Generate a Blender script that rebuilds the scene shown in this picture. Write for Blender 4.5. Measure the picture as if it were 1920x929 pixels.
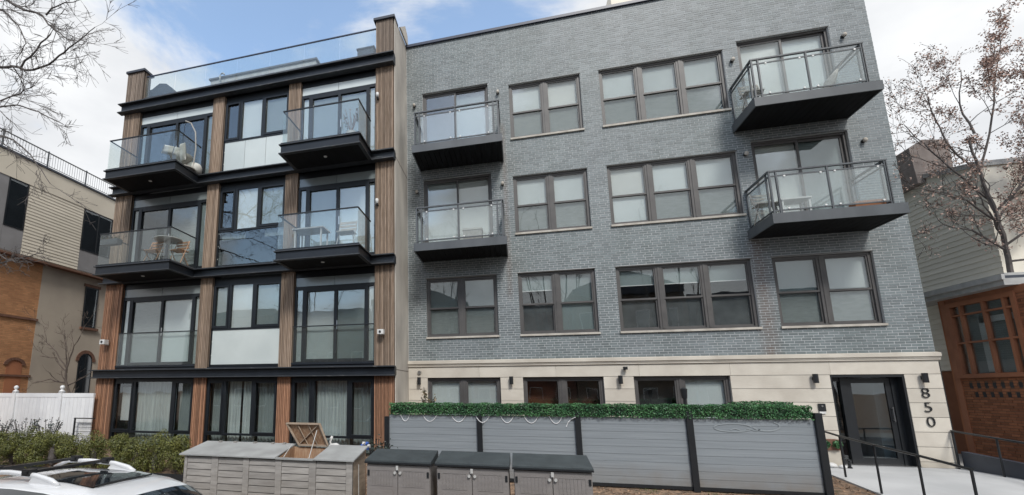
import bpy, math, random
import numpy as np
from mathutils import Vector, Matrix
R = math.radians
random.seed(7); rng = np.random.default_rng(7)
S = bpy.context.scene
C = S.collection
for o in list(bpy.data.objects): bpy.data.objects.remove(o)

# ------------------------------------------------------------------ camera
CAMZ = 1.7
cd = bpy.data.cameras.new('camera'); cam = bpy.data.objects.new('camera', cd); C.objects.link(cam)
cam.location = (0, 0, CAMZ); cam.rotation_euler = (R(90 + 10.0145), 0, R(15.35))
cd.sensor_width = 36; cd.lens = 880.39 / 1920 * 36; cd.shift_x = 0.12084; cd.shift_y = 0.0600
cd.clip_start = 0.1; cd.clip_end = 2000
S.camera = cam
S.render.resolution_x = 1024; S.render.resolution_y = 495
S.view_settings.view_transform = 'Standard'; S.view_settings.look = 'None'
S.view_settings.exposure = 0.5; S.view_settings.gamma = 1.0

# ------------------------------------------------------------------ world: broken cloud over a blue sky
SUN_EL, SUN_AZ = 45, 160          # azimuth measured clockwise from +Y (towards +X); light comes from the front
w = bpy.data.worlds.new('World'); S.world = w; w.use_nodes = True
nt = w.node_tree; nt.nodes.clear(); N = nt.nodes.new; L = nt.links.new
out = N('ShaderNodeOutputWorld'); bg = N('ShaderNodeBackground'); bg.inputs['Strength'].default_value = 0.1
sky = N('ShaderNodeTexSky'); sky.sky_type = 'NISHITA'; sky.sun_disc = False
sky.sun_elevation = R(SUN_EL); sky.sun_rotation = R(SUN_AZ)
tc = N('ShaderNodeTexCoord')
mp = N('ShaderNodeMapping'); mp.inputs['Scale'].default_value = (1, 1, 2.0); L(tc.outputs['Generated'], mp.inputs['Vector'])
n1 = N('ShaderNodeTexNoise'); n1.inputs['Scale'].default_value = 2.1; n1.inputs['Detail'].default_value = 9; n1.inputs['Roughness'].default_value = .6; n1.inputs['Distortion'].default_value = .35
L(mp.outputs[0], n1.inputs['Vector'])
n2 = N('ShaderNodeTexNoise'); n2.inputs['Scale'].default_value = 5; n2.inputs['Detail'].default_value = 7
L(mp.outputs[0], n2.inputs['Vector'])
# a wide clearing in the cloud above and left of the buildings
dp = N('ShaderNodeVectorMath'); dp.operation = 'DOT_PRODUCT'; dp.inputs[1].default_value = Vector((-0.28, 1.0, 1.18)).normalized()
nrm = N('ShaderNodeVectorMath'); nrm.operation = 'NORMALIZE'; L(tc.outputs['Generated'], nrm.inputs[0]); L(nrm.outputs[0], dp.inputs[0])
mr = N('ShaderNodeMapRange'); mr.interpolation_type = 'SMOOTHSTEP'
for k, v in zip(('From Min', 'From Max', 'To Min', 'To Max'), (0.87, 0.985, 0.0, 0.33)): mr.inputs[k].default_value = v
L(dp.outputs['Value'], mr.inputs['Value'])
# the cloud breaks again on the street side (the upper left panes mirror blue)
dq = N('ShaderNodeVectorMath'); dq.operation = 'DOT_PRODUCT'; dq.inputs[1].default_value = Vector((-0.50, -1.0, 0.70)).normalized(); L(nrm.outputs[0], dq.inputs[0])
mq = N('ShaderNodeMapRange'); mq.interpolation_type = 'SMOOTHSTEP'
for k, v in zip(('From Min', 'From Max', 'To Min', 'To Max'), (0.90, 0.985, 0.0, 0.42)): mq.inputs[k].default_value = v
L(dq.outputs['Value'], mq.inputs['Value'])
s0 = N('ShaderNodeMath'); s0.operation = 'SUBTRACT'; L(n1.outputs['Fac'], s0.inputs[0]); L(mq.outputs[0], s0.inputs[1])
sb = N('ShaderNodeMath'); sb.operation = 'SUBTRACT'; L(s0.outputs[0], sb.inputs[0]); L(mr.outputs[0], sb.inputs[1])
cf = N('ShaderNodeMapRange'); cf.interpolation_type = 'SMOOTHSTEP'
for k, v in zip(('From Min', 'From Max', 'To Min', 'To Max'), (0.22, 0.40, 0.06, 1.0)): cf.inputs[k].default_value = v
L(sb.outputs[0], cf.inputs['Value'])
cr = N('ShaderNodeValToRGB'); cr.color_ramp.elements[0].position = .3; cr.color_ramp.elements[0].color = (5.4, 5.55, 5.8, 1)
cr.color_ramp.elements[1].position = .7; cr.color_ramp.elements[1].color = (7.3, 7.4, 7.5, 1)
L(n2.outputs['Fac'], cr.inputs[0])
sm = N('ShaderNodeMix'); sm.data_type = 'RGBA'; sm.blend_type = 'MULTIPLY'; sm.inputs[0].default_value = 1
sm.inputs[7].default_value = (2.35, 2.35, 2.2, 1); L(sky.outputs[0], sm.inputs[6])
mx = N('ShaderNodeMix'); mx.data_type = 'RGBA'; L(cf.outputs[0], mx.inputs[0]); L(sm.outputs[2], mx.inputs[6]); L(cr.outputs[0], mx.inputs[7])
L(mx.outputs[2], bg.inputs['Color']); L(bg.outputs[0], out.inputs['Surface'])

sd = bpy.data.lights.new('sun', 'SUN'); sun = bpy.data.objects.new('sun', sd); C.objects.link(sun)
sd.energy = 2.05; sd.angle = R(13); sd.color = (1.0, 0.965, 0.91)
az, el = R(SUN_AZ), R(SUN_EL)
sun.rotation_euler = Vector((math.sin(az) * math.cos(el), math.cos(az) * math.cos(el), math.sin(el))).to_track_quat('Z', 'Y').to_euler()
sun.location = (0, -20, 40)

# ------------------------------------------------------------------ materials
def ramp_mix(nt, fac, a, b):
    m = nt.nodes.new('ShaderNodeMix'); m.data_type = 'RGBA'
    nt.links.new(fac, m.inputs[0])
    for i, c in ((6, a), (7, b)):
        if isinstance(c, tuple): m.inputs[i].default_value = (*c[:3], 1)
        else: nt.links.new(c, m.inputs[i])
    return m.outputs[2]
def mat(name, col, rough=.6, col2=None, scale=6, stretch=(1, 1, 1), bump=0.0, metal=0.0, rand=None, spec=.5, detail=6, coat=0, contrast=(.35, .65), bumpscale=None, world=False):
    m = bpy.data.materials.new(name); m.use_nodes = True; nt = m.node_tree
    b = nt.nodes['Principled BSDF']; b.inputs['Roughness'].default_value = rough; b.inputs['Metallic'].default_value = metal
    b.inputs['Specular IOR Level'].default_value = spec; b.inputs['Coat Weight'].default_value = coat
    tc = nt.nodes.new('ShaderNodeTexCoord'); mp = nt.nodes.new('ShaderNodeMapping'); mp.inputs['Scale'].default_value = stretch
    nt.links.new(tc.outputs['Object'], mp.inputs['Vector'])
    no = nt.nodes.new('ShaderNodeTexNoise'); no.inputs['Scale'].default_value = scale; no.inputs['Detail'].default_value = detail
    oi = nt.nodes.new('ShaderNodeObjectInfo')
    va = nt.nodes.new('ShaderNodeVectorMath'); va.operation = 'ADD'; 
    sc = nt.nodes.new('ShaderNodeVectorMath'); sc.operation = 'SCALE'; sc.inputs['Scale'].default_value = 37.0
    cb = nt.nodes.new('ShaderNodeCombineXYZ'); nt.links.new(oi.outputs['Random'], cb.inputs[0]); nt.links.new(oi.outputs['Random'], cb.inputs[1])
    nt.links.new(cb.outputs[0], sc.inputs[0]); nt.links.new(mp.outputs[0], va.inputs[0]); nt.links.new(sc.outputs[0], va.inputs[1])
    nt.links.new(va.outputs[0], no.inputs['Vector'])
    src = None
    if col2 is None: col2 = tuple(c * .8 for c in col)
    rm = nt.nodes.new('ShaderNodeMapRange'); rm.inputs['From Min'].default_value, rm.inputs['From Max'].default_value = contrast
    nt.links.new(no.outputs['Fac'], rm.inputs['Value'])
    src = ramp_mix(nt, rm.outputs[0], col2, col)
    if rand:   # spread of brightness between pieces
        g = nt.nodes.new('ShaderNodeNewGeometry'); ad = nt.nodes.new('ShaderNodeMath'); nt.links.new(g.outputs['Random Per Island'], ad.inputs[0]); nt.links.new(oi.outputs['Random'], ad.inputs[1])
        wn = nt.nodes.new('ShaderNodeTexWhiteNoise'); wn.noise_dimensions = '1D'; 
        ml = nt.nodes.new('ShaderNodeMath'); ml.operation = 'MULTIPLY'; ml.inputs[1].default_value = 91.7; nt.links.new(ad.outputs[0], ml.inputs[0]); nt.links.new(ml.outputs[0], wn.inputs['W'])
        mr = nt.nodes.new('ShaderNodeMapRange'); mr.inputs['To Min'].default_value = rand[0]; mr.inputs['To Max'].default_value = rand[1]; nt.links.new(wn.outputs['Value'], mr.inputs['Value'])
        vm = nt.nodes.new('ShaderNodeVectorMath'); vm.operation = 'SCALE'; nt.links.new(src, vm.inputs[0]); nt.links.new(mr.outputs[0], vm.inputs['Scale'])
        src = vm.outputs[0]
    m['_c'] = 1
    nt.links.new(src, b.inputs['Base Color'])
    if bump:
        bp = nt.nodes.new('ShaderNodeBump'); bp.inputs['Strength'].default_value = bump; bp.inputs['Distance'].default_value = .02
        if bumpscale:
            n3 = nt.nodes.new('ShaderNodeTexNoise'); n3.inputs['Scale'].default_value = bumpscale; nt.links.new(mp.outputs[0], n3.inputs['Vector']); nt.links.new(n3.outputs['Fac'], bp.inputs['Height'])
        else: nt.links.new(no.outputs['Fac'], bp.inputs['Height'])
        nt.links.new(bp.outputs[0], b.inputs['Normal'])
    return m
def glass(name, tint=(.86, .9, .9), ior=1.9, rough=0.0, haze=0.0, wob=0.012):
    m = bpy.data.materials.new(name); m.use_nodes = True; nt = m.node_tree; nt.nodes.clear()
    o = nt.nodes.new('ShaderNodeOutputMaterial'); mx = nt.nodes.new('ShaderNodeMixShader')
    t = nt.nodes.new('ShaderNodeBsdfTransparent'); t.inputs[0].default_value = (*tint, 1)
    g = nt.nodes.new('ShaderNodeBsdfGlossy'); g.inputs['Roughness'].default_value = rough; g.inputs[0].default_value = (.93, .96, .97, 1)
    r0 = ((ior - 1) / (ior + 1)) ** 2
    ge = nt.nodes.new('ShaderNodeNewGeometry'); dt = nt.nodes.new('ShaderNodeVectorMath'); dt.operation = 'DOT_PRODUCT'
    nt.links.new(ge.outputs['Incoming'], dt.inputs[0]); nt.links.new(ge.outputs['Normal'], dt.inputs[1])
    def mth(op, a, b=None, cl=False):
        q = nt.nodes.new('ShaderNodeMath'); q.operation = op; q.use_clamp = cl
        for i, u in enumerate((a, b)):
            if u is None: continue
            if isinstance(u, (int, float)): q.inputs[i].default_value = u
            else: nt.links.new(u, q.inputs[i])
        return q.outputs[0]
    sch = mth('POWER', mth('SUBTRACT', 1.0, mth('ABSOLUTE', dt.outputs['Value']), True), 5.0)
    fr = mth('ADD', mth('MULTIPLY', sch, 1 - r0), r0)
    tc = nt.nodes.new('ShaderNodeTexCoord'); no = nt.nodes.new('ShaderNodeTexNoise'); no.inputs['Scale'].default_value = 1.3; no.inputs['Detail'].default_value = 1
    bp = nt.nodes.new('ShaderNodeBump'); bp.inputs['Strength'].default_value = wob * 10; bp.inputs['Distance'].default_value = .02
    nt.links.new(tc.outputs['Object'], no.inputs['Vector']); nt.links.new(no.outputs['Fac'], bp.inputs['Height']); nt.links.new(bp.outputs[0], g.inputs['Normal'])
    base = t.outputs[0]
    if haze:
        d = nt.nodes.new('ShaderNodeBsdfDiffuse'); d.inputs[0].default_value = (.62, .66, .65, 1)
        m2 = nt.nodes.new('ShaderNodeMixShader'); m2.inputs[0].default_value = haze
        nt.links.new(t.outputs[0], m2.inputs[1]); nt.links.new(d.outputs[0], m2.inputs[2]); base = m2.outputs[0]
    nt.links.new(fr, mx.inputs[0]); nt.links.new(base, mx.inputs[1]); nt.links.new(g.outputs[0], mx.inputs[2]); nt.links.new(mx.outputs[0], o.inputs[0])
    return m
M = {}
M['steel'] = mat('black_steel', (.016, .020, .027), .42, (.011, .014, .019), 2.2, spec=.35, bump=.05)
M['steel_edge'] = mat('worn_steel_edge', (.028, .032, .038), .5, (.12, .12, .12), 5, stretch=(1, 4, 4), contrast=(.2, .42))
M['frame_black'] = mat('black_window_frame', (.011, .014, .018), .4, (.008, .010, .013), 3, spec=.35)
M['wood_low'] = mat('orange_cedar_slat', (.35, .185, .11), .7, (.21, .105, .06), 5, stretch=(14, 14, .8), rand=(.62, 1.35), bump=.3)
M['wood_up'] = mat('weathered_cedar_slat', (.31, .235, .18), .8, (.19, .135, .095), 4, stretch=(14, 14, .7), rand=(.66, 1.32), bump=.3)
M['wood_top'] = mat('grey_cedar_slat', (.25, .20, .165), .85, (.16, .125, .10), 4, stretch=(14, 14, .7), rand=(.7, 1.3), bump=.3)
M['wood_gap'] = mat('dark_batten', (.045, .03, .022), .9)
M['concrete'] = mat('raw_concrete', (.56, .525, .47), .85, (.38, .355, .325), 1.3, stretch=(1, 1, .5), bump=.15, bumpscale=30)
M['panel_dark'] = mat('dark_grey_panel', (.045, .055, .075), .5, (.03, .035, .05), 1.5)
M['win_brown'] = mat('bronze_window_frame', (.088, .084, .082), .45, (.065, .062, .062), 3)
M['balc_grey'] = mat('grey_metal_fascia', (.085, .095, .105), .45, (.06, .068, .077), 1.2, stretch=(2, 2, 1))
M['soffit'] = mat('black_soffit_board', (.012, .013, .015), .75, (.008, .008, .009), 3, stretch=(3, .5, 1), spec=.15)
M['mortar'] = mat('grey_mortar', (.46, .475, .48), .95, (.37, .385, .39), 1.1, bump=.2, bumpscale=90)
M['sill'] = mat('limestone_sill', (.50, .47, .42), .8, (.36, .33, .29), 4)
M['stone'] = mat('limestone_block', (.60, .56, .49), .82, (.49, .45, .39), 1.6, rand=(.93, 1.05), bump=.12, bumpscale=60)
M['coping'] = mat('dark_blue_coping', (.035, .045, .08), .4)
M['blind'] = mat('pale_roller_blind', (.66, .69, .685), .9, (.58, .61, .61), 1.0, rand=(.82, 1.08))
M['blind_dim'] = mat('grey_roller_blind', (.27, .31, .31), .9, (.22, .26, .26), 1.0, rand=(.8, 1.1))
M['blind_warm'] = mat('off_white_roller_blind', (.74, .74, .70), .9, (.66, .66, .64), 1.0, rand=(.9, 1.05))
M['screen'] = mat('insect_screen_and_blind', (.27, .29, .285), .9, (.21, .23, .225), 9, stretch=(.6, 1, 3), contrast=(.3, .7))
M['curtain'] = mat('sheer_curtain', (.50, .55, .545), .95, (.36, .40, .40), 3, stretch=(6, 6, .3))
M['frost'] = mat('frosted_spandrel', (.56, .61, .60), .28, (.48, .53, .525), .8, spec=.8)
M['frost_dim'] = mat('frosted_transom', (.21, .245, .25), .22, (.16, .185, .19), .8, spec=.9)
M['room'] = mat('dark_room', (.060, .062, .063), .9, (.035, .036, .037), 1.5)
M['room_warm'] = mat('brick_lined_room', (.16, .055, .025), .9, (.03, .02, .015), 1.6)
M['glass'] = glass('window_glass', (.90, .92, .92), 1.85)
M['glass_dark'] = glass('dark_window_glass', (.62, .66, .67), 1.9)
M['glass_rail'] = glass('balustrade_glass', (.93, .95, .945), 1.5, haze=.02, wob=.004)
M['glass_rail2'] = glass('milky_balustrade_glass', (.92, .94, .94), 1.6, haze=.10, wob=.004)  # pale diffuse share makes the clear glass milky
M['glass_roof'] = glass('roof_balustrade_glass', (.88, .92, .93), 1.5, haze=.05, wob=.004)
M['white'] = mat('white_plastic', (.70, .70, .69), .45)
M['vinyl'] = mat('white_vinyl', (.78, .79, .80), .4, (.68, .69, .71), 1.5, spec=.5)
M['black'] = mat('black_powder_coat', (.013, .015, .018), .4)
M['black_matt'] = mat('matt_black', (.02, .02, .022), .7)
M['fence'] = mat('grey_composite_board', (.235, .262, .285), .6, (.195, .22, .242), 3, stretch=(.35, 1, 14), rand=(.98, 1.02), bump=.1)
M['garland'] = mat('white_garland', (.75, .76, .78), .6)
M['reflection'] = mat('painted_reflection', (.29, .32, .34), .9, (.25, .28, .30), 6)  # paler board tone that paints faint reflections on the fence
M['hedge'] = mat('plastic_hedge_leaf', (.06, .175, .06), .5, (.022, .085, .035), 5, rand=(.35, 1.6))
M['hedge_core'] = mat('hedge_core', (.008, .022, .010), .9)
M['box_leaf'] = mat('boxwood_leaf', (.16, .165, .04), .55, (.07, .085, .022), 7, rand=(.4, 1.55))
M['dark_leaf'] = mat('dark_shrub_leaf', (.035, .055, .045), .4, (.02, .03, .025), 7, rand=(.5, 1.6))
M['red_leaf'] = mat('reddish_shrub_leaf', (.13, .075, .035), .5, (.06, .08, .025), 5, rand=(.5, 1.5))
M['brown_leaf'] = mat('dry_brown_leaf', (.42, .29, .24), .8, (.28, .20, .17), 3, rand=(.45, 1.6))
M['bark'] = mat('bare_bark', (.11, .097, .092), .9, (.07, .062, .06), 9)
M['bark_pale'] = mat('pale_bark', (.15, .12, .10), .9, (.09, .07, .06), 9)
M['soil'] = mat('leaf_littered_soil', (.27, .18, .12), .95, (.12, .085, .06), 9, bump=.8, bumpscale=45, contrast=(.4, .6))
M['grass'] = mat('thin_grass', (.09, .12, .03), .8, rand=(.6, 1.4))
M['litter'] = mat('leaf_litter', (.30, .19, .12), .9, (.18, .11, .07), 5, rand=(.5, 1.7))
M['pave'] = mat('pale_concrete', (.50, .51, .52), .85, (.40, .41, .42), .9, bump=.1, bumpscale=50)
M['sidewalk'] = mat('sidewalk_concrete', (.36, .35, .33), .9, (.27, .265, .25), 1.1, bump=.15, bumpscale=50)
M['asphalt'] = mat('asphalt', (.055, .055, .057), .9, (.038, .038, .04), 1.5, bump=.4, bumpscale=90)
M['shed'] = mat('taupe_resin', (.215, .20, .195), .55, (.185, .172, .168), 4, stretch=(1, 1, 5), bump=.1)
M['shed_lid'] = mat('slate_resin_lid', (.05, .062, .068), .6, (.036, .045, .05), 5, bump=.2)
M['box'] = mat('weathered_grey_board', (.30, .285, .27), .75, (.22, .208, .197), 3, stretch=(1, 1, 7), rand=(.85, 1.12), bump=.2)
M['box_lid'] = mat('pale_grey_lid', (.34, .35, .35), .6, (.26, .265, .265), 2.5, stretch=(1, 1, 1), bump=.1)
M['box_in'] = mat('tan_box_inside', (.42, .29, .19), .8, (.30, .165, .095), 5, stretch=(8, 8, 1), bump=.2)
M['box_side'] = mat('tan_box_side', (.42, .33, .25), .8, (.28, .22, .17), 3, stretch=(1, 1, 5), rand=(.85, 1.1))
M['siding'] = mat('beige_clapboard', (.64, .585, .49), .75, (.58, .53, .44), 1.2, rand=(.95, 1.05))
M['siding2'] = mat('cream_clapboard', (.84, .80, .70), .75, (.78, .74, .64), 1.2, rand=(.95, 1.05))
M['grey_panel'] = mat('grey_render_panel', (.25, .245, .25), .8, (.21, .205, .21), 1.5)
M['stucco'] = mat('beige_stucco', (.47, .41, .335), .9, (.37, .32, .265), .55, bump=.15, bumpscale=60)
M['obrick'] = mat('orange_brick', (.50, .255, .125), .85, (.40, .195, .095), 1.4, rand=(.85, 1.15))
M['obrick_mortar'] = mat('orange_mortar', (.42, .26, .13), .9)
M['rbrick'] = mat('red_brick', (.36, .145, .07), .85, (.26, .10, .05), 1.2, rand=(.75, 1.3))
M['rbrick_mortar'] = mat('brown_mortar', (.20, .115, .075), .9)
M['rust_trim'] = mat('rust_painted_trim', (.40, .16, .08), .6, (.31, .12, .06), 2)
M['fascia'] = mat('grey_white_fascia', (.47, .47, .46), .6)
M['roofing'] = mat('grey_shingle_roofing', (.16, .16, .165), .9, (.11, .11, .115), 8)
M['trim_brown'] = mat('brown_brick_trim', (.17, .085, .055), .85, (.12, .06, .04), 6)
M['chimney'] = mat('weathered_brown_brick', (.30, .26, .24), .9, (.22, .185, .17), 5)
M['screen_dark'] = mat('dark_insect_screen', (.115, .122, .125), .8, (.075, .08, .085), 3)
M['cushion'] = mat('white_striped_cushion', (.58, .58, .55), .9, (.48, .48, .46), 4)
M['rattan'] = mat('pale_rattan', (.40, .39, .36), .8, (.3, .29, .27), 14)
M['tan_wood'] = mat('teak', (.42, .25, .15), .7, (.30, .17, .10), 5, stretch=(6, 6, 1))
M['planter'] = mat('slate_planter', (.10, .11, .12), .6)
M['terracotta'] = mat('terracotta', (.42, .17, .08), .8)
M['car'] = mat('white_car_paint', (.66, .675, .70), .22, (.62, .635, .66), .6, spec=.6, coat=.8)
M['car_glass'] = mat('dark_car_glass', (.012, .016, .02), .05, spec=1.0, coat=.5)
M['car_black'] = mat('black_car_trim', (.015, .016, .018), .35)
M['tyre'] = mat('tyre_rubber', (.02, .02, .02), .9)
M['alloy'] = mat('wheel_alloy', (.45, .45, .46), .3, metal=.9)
M['blue'] = mat('blue_ornament', (.04, .12, .45), .4)
M['opp1'] = mat('dark_red_row_house', (.13, .06, .045), .9, (.09, .045, .035), 2)
M['opp2'] = mat('brown_row_house', (.16, .12, .09), .9, (.11, .085, .065), 2)
M['opp3'] = mat('grey_row_house', (.17, .165, .16), .9, (.12, .115, .11), 2)
M['bulb'] = mat('clear_bulb', (.7, .7, .66), .2)
M['chrome'] = mat('brushed_metal', (.6, .6, .6), .3, metal=1.0)

# grey-blue glazed brick with real stains: large tone drift, green-grey weathering, one rust run below a balcony
def brick_material():
    m = mat('grey_blue_brick', (.172, .198, .212), .5, (.150, .173, .186), 1.0, rand=(.80, 1.14), spec=.5)
    nt = m.node_tree; b = nt.nodes['Principled BSDF']; src = b.inputs['Base Color'].links[0].from_socket
    g = nt.nodes.new('ShaderNodeNewGeometry'); sx = nt.nodes.new('ShaderNodeSeparateXYZ'); nt.links.new(g.outputs['Position'], sx.inputs[0])
    no = nt.nodes.new('ShaderNodeTexNoise'); no.inputs['Scale'].default_value = .33; no.inputs['Detail'].default_value = 4; nt.links.new(g.outputs['Position'], no.inputs['Vector'])
    mr = nt.nodes.new('ShaderNodeMapRange'); mr.inputs['From Min'].default_value = .42; mr.inputs['From Max'].default_value = .62; mr.inputs['To Max'].default_value = .6; nt.links.new(no.outputs['Fac'], mr.inputs['Value'])
    mul = nt.nodes.new('ShaderNodeMix'); mul.data_type = 'RGBA'; mul.blend_type = 'MULTIPLY'; nt.links.new(mr.outputs[0], mul.inputs[0]); nt.links.new(src, mul.inputs[6]); mul.inputs[7].default_value = (.90, .94, .90, 1)
    mp2 = nt.nodes.new('ShaderNodeMapping'); mp2.inputs['Scale'].default_value = (2.6, 1, .22); nt.links.new(g.outputs['Position'], mp2.inputs['Vector'])
    n5 = nt.nodes.new('ShaderNodeTexNoise'); n5.inputs['Scale'].default_value = 1.0; n5.inputs['Detail'].default_value = 5; nt.links.new(mp2.outputs[0], n5.inputs['Vector'])
    m5 = nt.nodes.new('ShaderNodeMapRange'); m5.inputs['From Min'].default_value = .45; m5.inputs['From Max'].default_value = .68; m5.inputs['To Max'].default_value = .8; nt.links.new(n5.outputs['Fac'], m5.inputs['Value'])
    mu2 = nt.nodes.new('ShaderNodeMix'); mu2.data_type = 'RGBA'; mu2.blend_type = 'MULTIPLY'; nt.links.new(m5.outputs[0], mu2.inputs[0]); nt.links.new(mul.outputs[2], mu2.inputs[6]); mu2.inputs[7].default_value = (.76, .80, .78, 1); mul = mu2
    # rust run
    def band(sock, c, hw, soft):
        s = nt.nodes.new('ShaderNodeMath'); s.operation = 'SUBTRACT'; nt.links.new(sock, s.inputs[0]); s.inputs[1].default_value = c
        a = nt.nodes.new('ShaderNodeMath'); a.operation = 'ABSOLUTE'; nt.links.new(s.outputs[0], a.inputs[0])
        r = nt.nodes.new('ShaderNodeMapRange'); r.inputs['From Min'].default_value = hw; r.inputs['From Max'].default_value = hw + soft; r.inputs['To Min'].default_value = 1; r.inputs['To Max'].default_value = 0
        nt.links.new(a.outputs[0], r.inputs['Value']); return r.outputs[0]
    n4 = nt.nodes.new('ShaderNodeTexNoise'); n4.inputs['Scale'].default_value = 3; nt.links.new(g.outputs['Position'], n4.inputs['Vector'])
    bx = band(sx.outputs['X'], 6.2, .02, .26); bz = band(sx.outputs['Z'], 4.2, 1.5, .3)
    bx2 = band(sx.outputs['X'], -.12, .01, .10); bz2 = band(sx.outputs['Z'], 7.2, 2.6, .4)
    def mulm(a, b_): 
        q = nt.nodes.new('ShaderNodeMath'); q.operation = 'MULTIPLY'; nt.links.new(a, q.inputs[0])
        if isinstance(b_, float): q.inputs[1].default_value = b_
        else: nt.links.new(b_, q.inputs[1])
        return q.outputs[0]
    f1 = mulm(mulm(mulm(bx, bz), n4.outputs['Fac']), 1.15); f2 = mulm(mulm(bx2, bz2), .45)
    ad = nt.nodes.new('ShaderNodeMath'); ad.operation = 'ADD'; ad.use_clamp = True; nt.links.new(f1, ad.inputs[0]); nt.links.new(f2, ad.inputs[1])
    r = ramp_mix(nt, ad.outputs[0], mul.outputs[2], (.12, .075, .055))
    nt.links.new(r, b.inputs['Base Color'])
    return m
M['brick'] = brick_material()

def splash(m, z0, z1, col, amt=.8, sc=3.5):
    nt = m.node_tree; b = nt.nodes['Principled BSDF']; src = b.inputs['Base Color'].links[0].from_socket
    g = nt.nodes.new('ShaderNodeNewGeometry'); sx = nt.nodes.new('ShaderNodeSeparateXYZ'); nt.links.new(g.outputs['Position'], sx.inputs[0])
    no = nt.nodes.new('ShaderNodeTexNoise'); no.inputs['Scale'].default_value = sc; no.inputs['Detail'].default_value = 6; nt.links.new(g.outputs['Position'], no.inputs['Vector'])
    mr = nt.nodes.new('ShaderNodeMapRange'); mr.inputs['From Min'].default_value = z1; mr.inputs['From Max'].default_value = z0; nt.links.new(sx.outputs['Z'], mr.inputs['Value'])
    ml = nt.nodes.new('ShaderNodeMath'); ml.operation = 'MULTIPLY'; nt.links.new(mr.outputs[0], ml.inputs[0]); nt.links.new(no.outputs['Fac'], ml.inputs[1])
    m2 = nt.nodes.new('ShaderNodeMath'); m2.operation = 'MULTIPLY'; m2.use_clamp = True; m2.inputs[1].default_value = amt * 1.6; nt.links.new(ml.outputs[0], m2.inputs[0])
    nt.links.new(ramp_mix(nt, m2.outputs[0], src, col), b.inputs['Base Color'])
splash(M['fence'], -.15, .35, (.17, .14, .11), .7); splash(M['shed'], -.5, .35, (.15, .12, .10), .6); splash(M['box'], -.5, .4, (.16, .13, .10), .6)
splash(M['stone'], 0, .55, (.30, .26, .20), .6); splash(M['pave'], 14.5, -3, (.30, .29, .27), .25, 1.2); splash(M['vinyl'], -.1, 1.2, (.42, .42, .40), .35)

# ------------------------------------------------------------------ mesh helpers
class MB:
    def __init__(s): s.v = []; s.f = []; s.mi = []
    def add(s, vs, fs, mi=0):
        n = len(s.v); s.v += [tuple(p) for p in vs]; s.f += [tuple(n + i for i in f) for f in fs]; s.mi += [mi] * len(fs); return s
    def box(s, x0, x1, y0, y1, z0, z1, mi=0):
        return s.add([(x0, y0, z0), (x1, y0, z0), (x1, y1, z0), (x0, y1, z0), (x0, y0, z1), (x1, y0, z1), (x1, y1, z1), (x0, y1, z1)],
                     [(3, 2, 1, 0), (4, 5, 6, 7), (0, 1, 5, 4), (1, 2, 6, 5), (2, 3, 7, 6), (3, 0, 4, 7)], mi)
    def frame(s, x0, x1, z0, z1, y0, y1, w, wt=None, wb=None):
        wt = w if wt is None else wt; wb = w if wb is None else wb
        s.box(x0, x0 + w, y0, y1, z0, z1); s.box(x1 - w, x1, y0, y1, z0, z1)
        s.box(x0 + w, x1 - w, y0, y1, z1 - wt, z1); s.box(x0 + w, x1 - w, y0, y1, z0, z0 + wb); return s
    def tube(s, pts, rad, n=5, cap=True):
        pts = [Vector(p) for p in pts]; rad = rad if isinstance(rad, (list, tuple)) else [rad] * len(pts)
        base = len(s.v); t0 = None
        for i, p in enumerate(pts):
            t = (pts[min(i + 1, len(pts) - 1)] - pts[max(i - 1, 0)])
            t = t.normalized() if t.length > 1e-9 else Vector((0, 0, 1))
            a = t.cross(Vector((0, 0, 1)) if abs(t.z) < .9 else Vector((1, 0, 0))).normalized(); b = t.cross(a)
            for k in range(n):
                th = 2 * math.pi * (k + .5) / n; s.v.append(tuple(p + (a * math.cos(th) + b * math.sin(th)) * rad[i]))
        for i in range(len(pts) - 1):
            for k in range(n):
                q = base + i * n; s.f.append((q + k, q + (k + 1) % n, q + n + (k + 1) % n, q + n + k)); s.mi.append(0)
        if cap:
            s.f.append(tuple(base + k for k in range(n))[::-1]); s.mi.append(0)
            s.f.append(tuple(base + (len(pts) - 1) * n + k for k in range(n))); s.mi.append(0)
        return s
    def lathe(s, prof, c, n=12, mi=0, axis='z'):
        base = len(s.v)
        for (r, h) in prof:
            for k in range(n):
                th = 2 * math.pi * k / n; a, b = r * math.cos(th), r * math.sin(th)
                s.v.append((c[0] + a, c[1] + b, c[2] + h) if axis == 'z' else ((c[0] + a, c[1] + h, c[2] + b) if axis == 'y' else (c[0] + h, c[1] + a, c[2] + b)))
        for i in range(len(prof) - 1):
            for k in range(n):
                q = base + i * n; s.f.append((q + k, q + (k + 1) % n, q + n + (k + 1) % n, q + n + k)); s.mi.append(mi)
        s.f.append(tuple(base + k for k in range(n))[::-1]); s.mi.append(mi)
        s.f.append(tuple(base + (len(prof) - 1) * n + k for k in range(n))); s.mi.append(mi)
        return s
    def prism(s, poly, axis, a, b, mi=0):
        """poly: 2-D points; axis 'x','y','z' = extrusion direction"""
        n = len(poly)
        def P(u, v, t): return {'x': (t, u, v), 'y': (u, t, v), 'z': (u, v, t)}[axis]
        return s.add([P(u, v, a) for u, v in poly] + [P(u, v, b) for u, v in poly],
                     [tuple(range(n))[::-1], tuple(range(n, 2 * n))] + [(i, (i + 1) % n, n + (i + 1) % n, n + i) for i in range(n)], mi)
def tag(o, label=None, cat=None, group=None, kind=None):
    for k, v in (('label', label), ('category', cat), ('group', group), ('kind', kind)):
        if v: o[k] = v
    return o
def thing(name, label, cat, loc=(0, 0, 0), group=None, rz=0):
    o = bpy.data.objects.new(name, None); C.objects.link(o); o.location = loc; o.rotation_euler = (0, 0, rz); o['_o'] = tuple(loc)
    return tag(o, label, cat, group)
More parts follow.
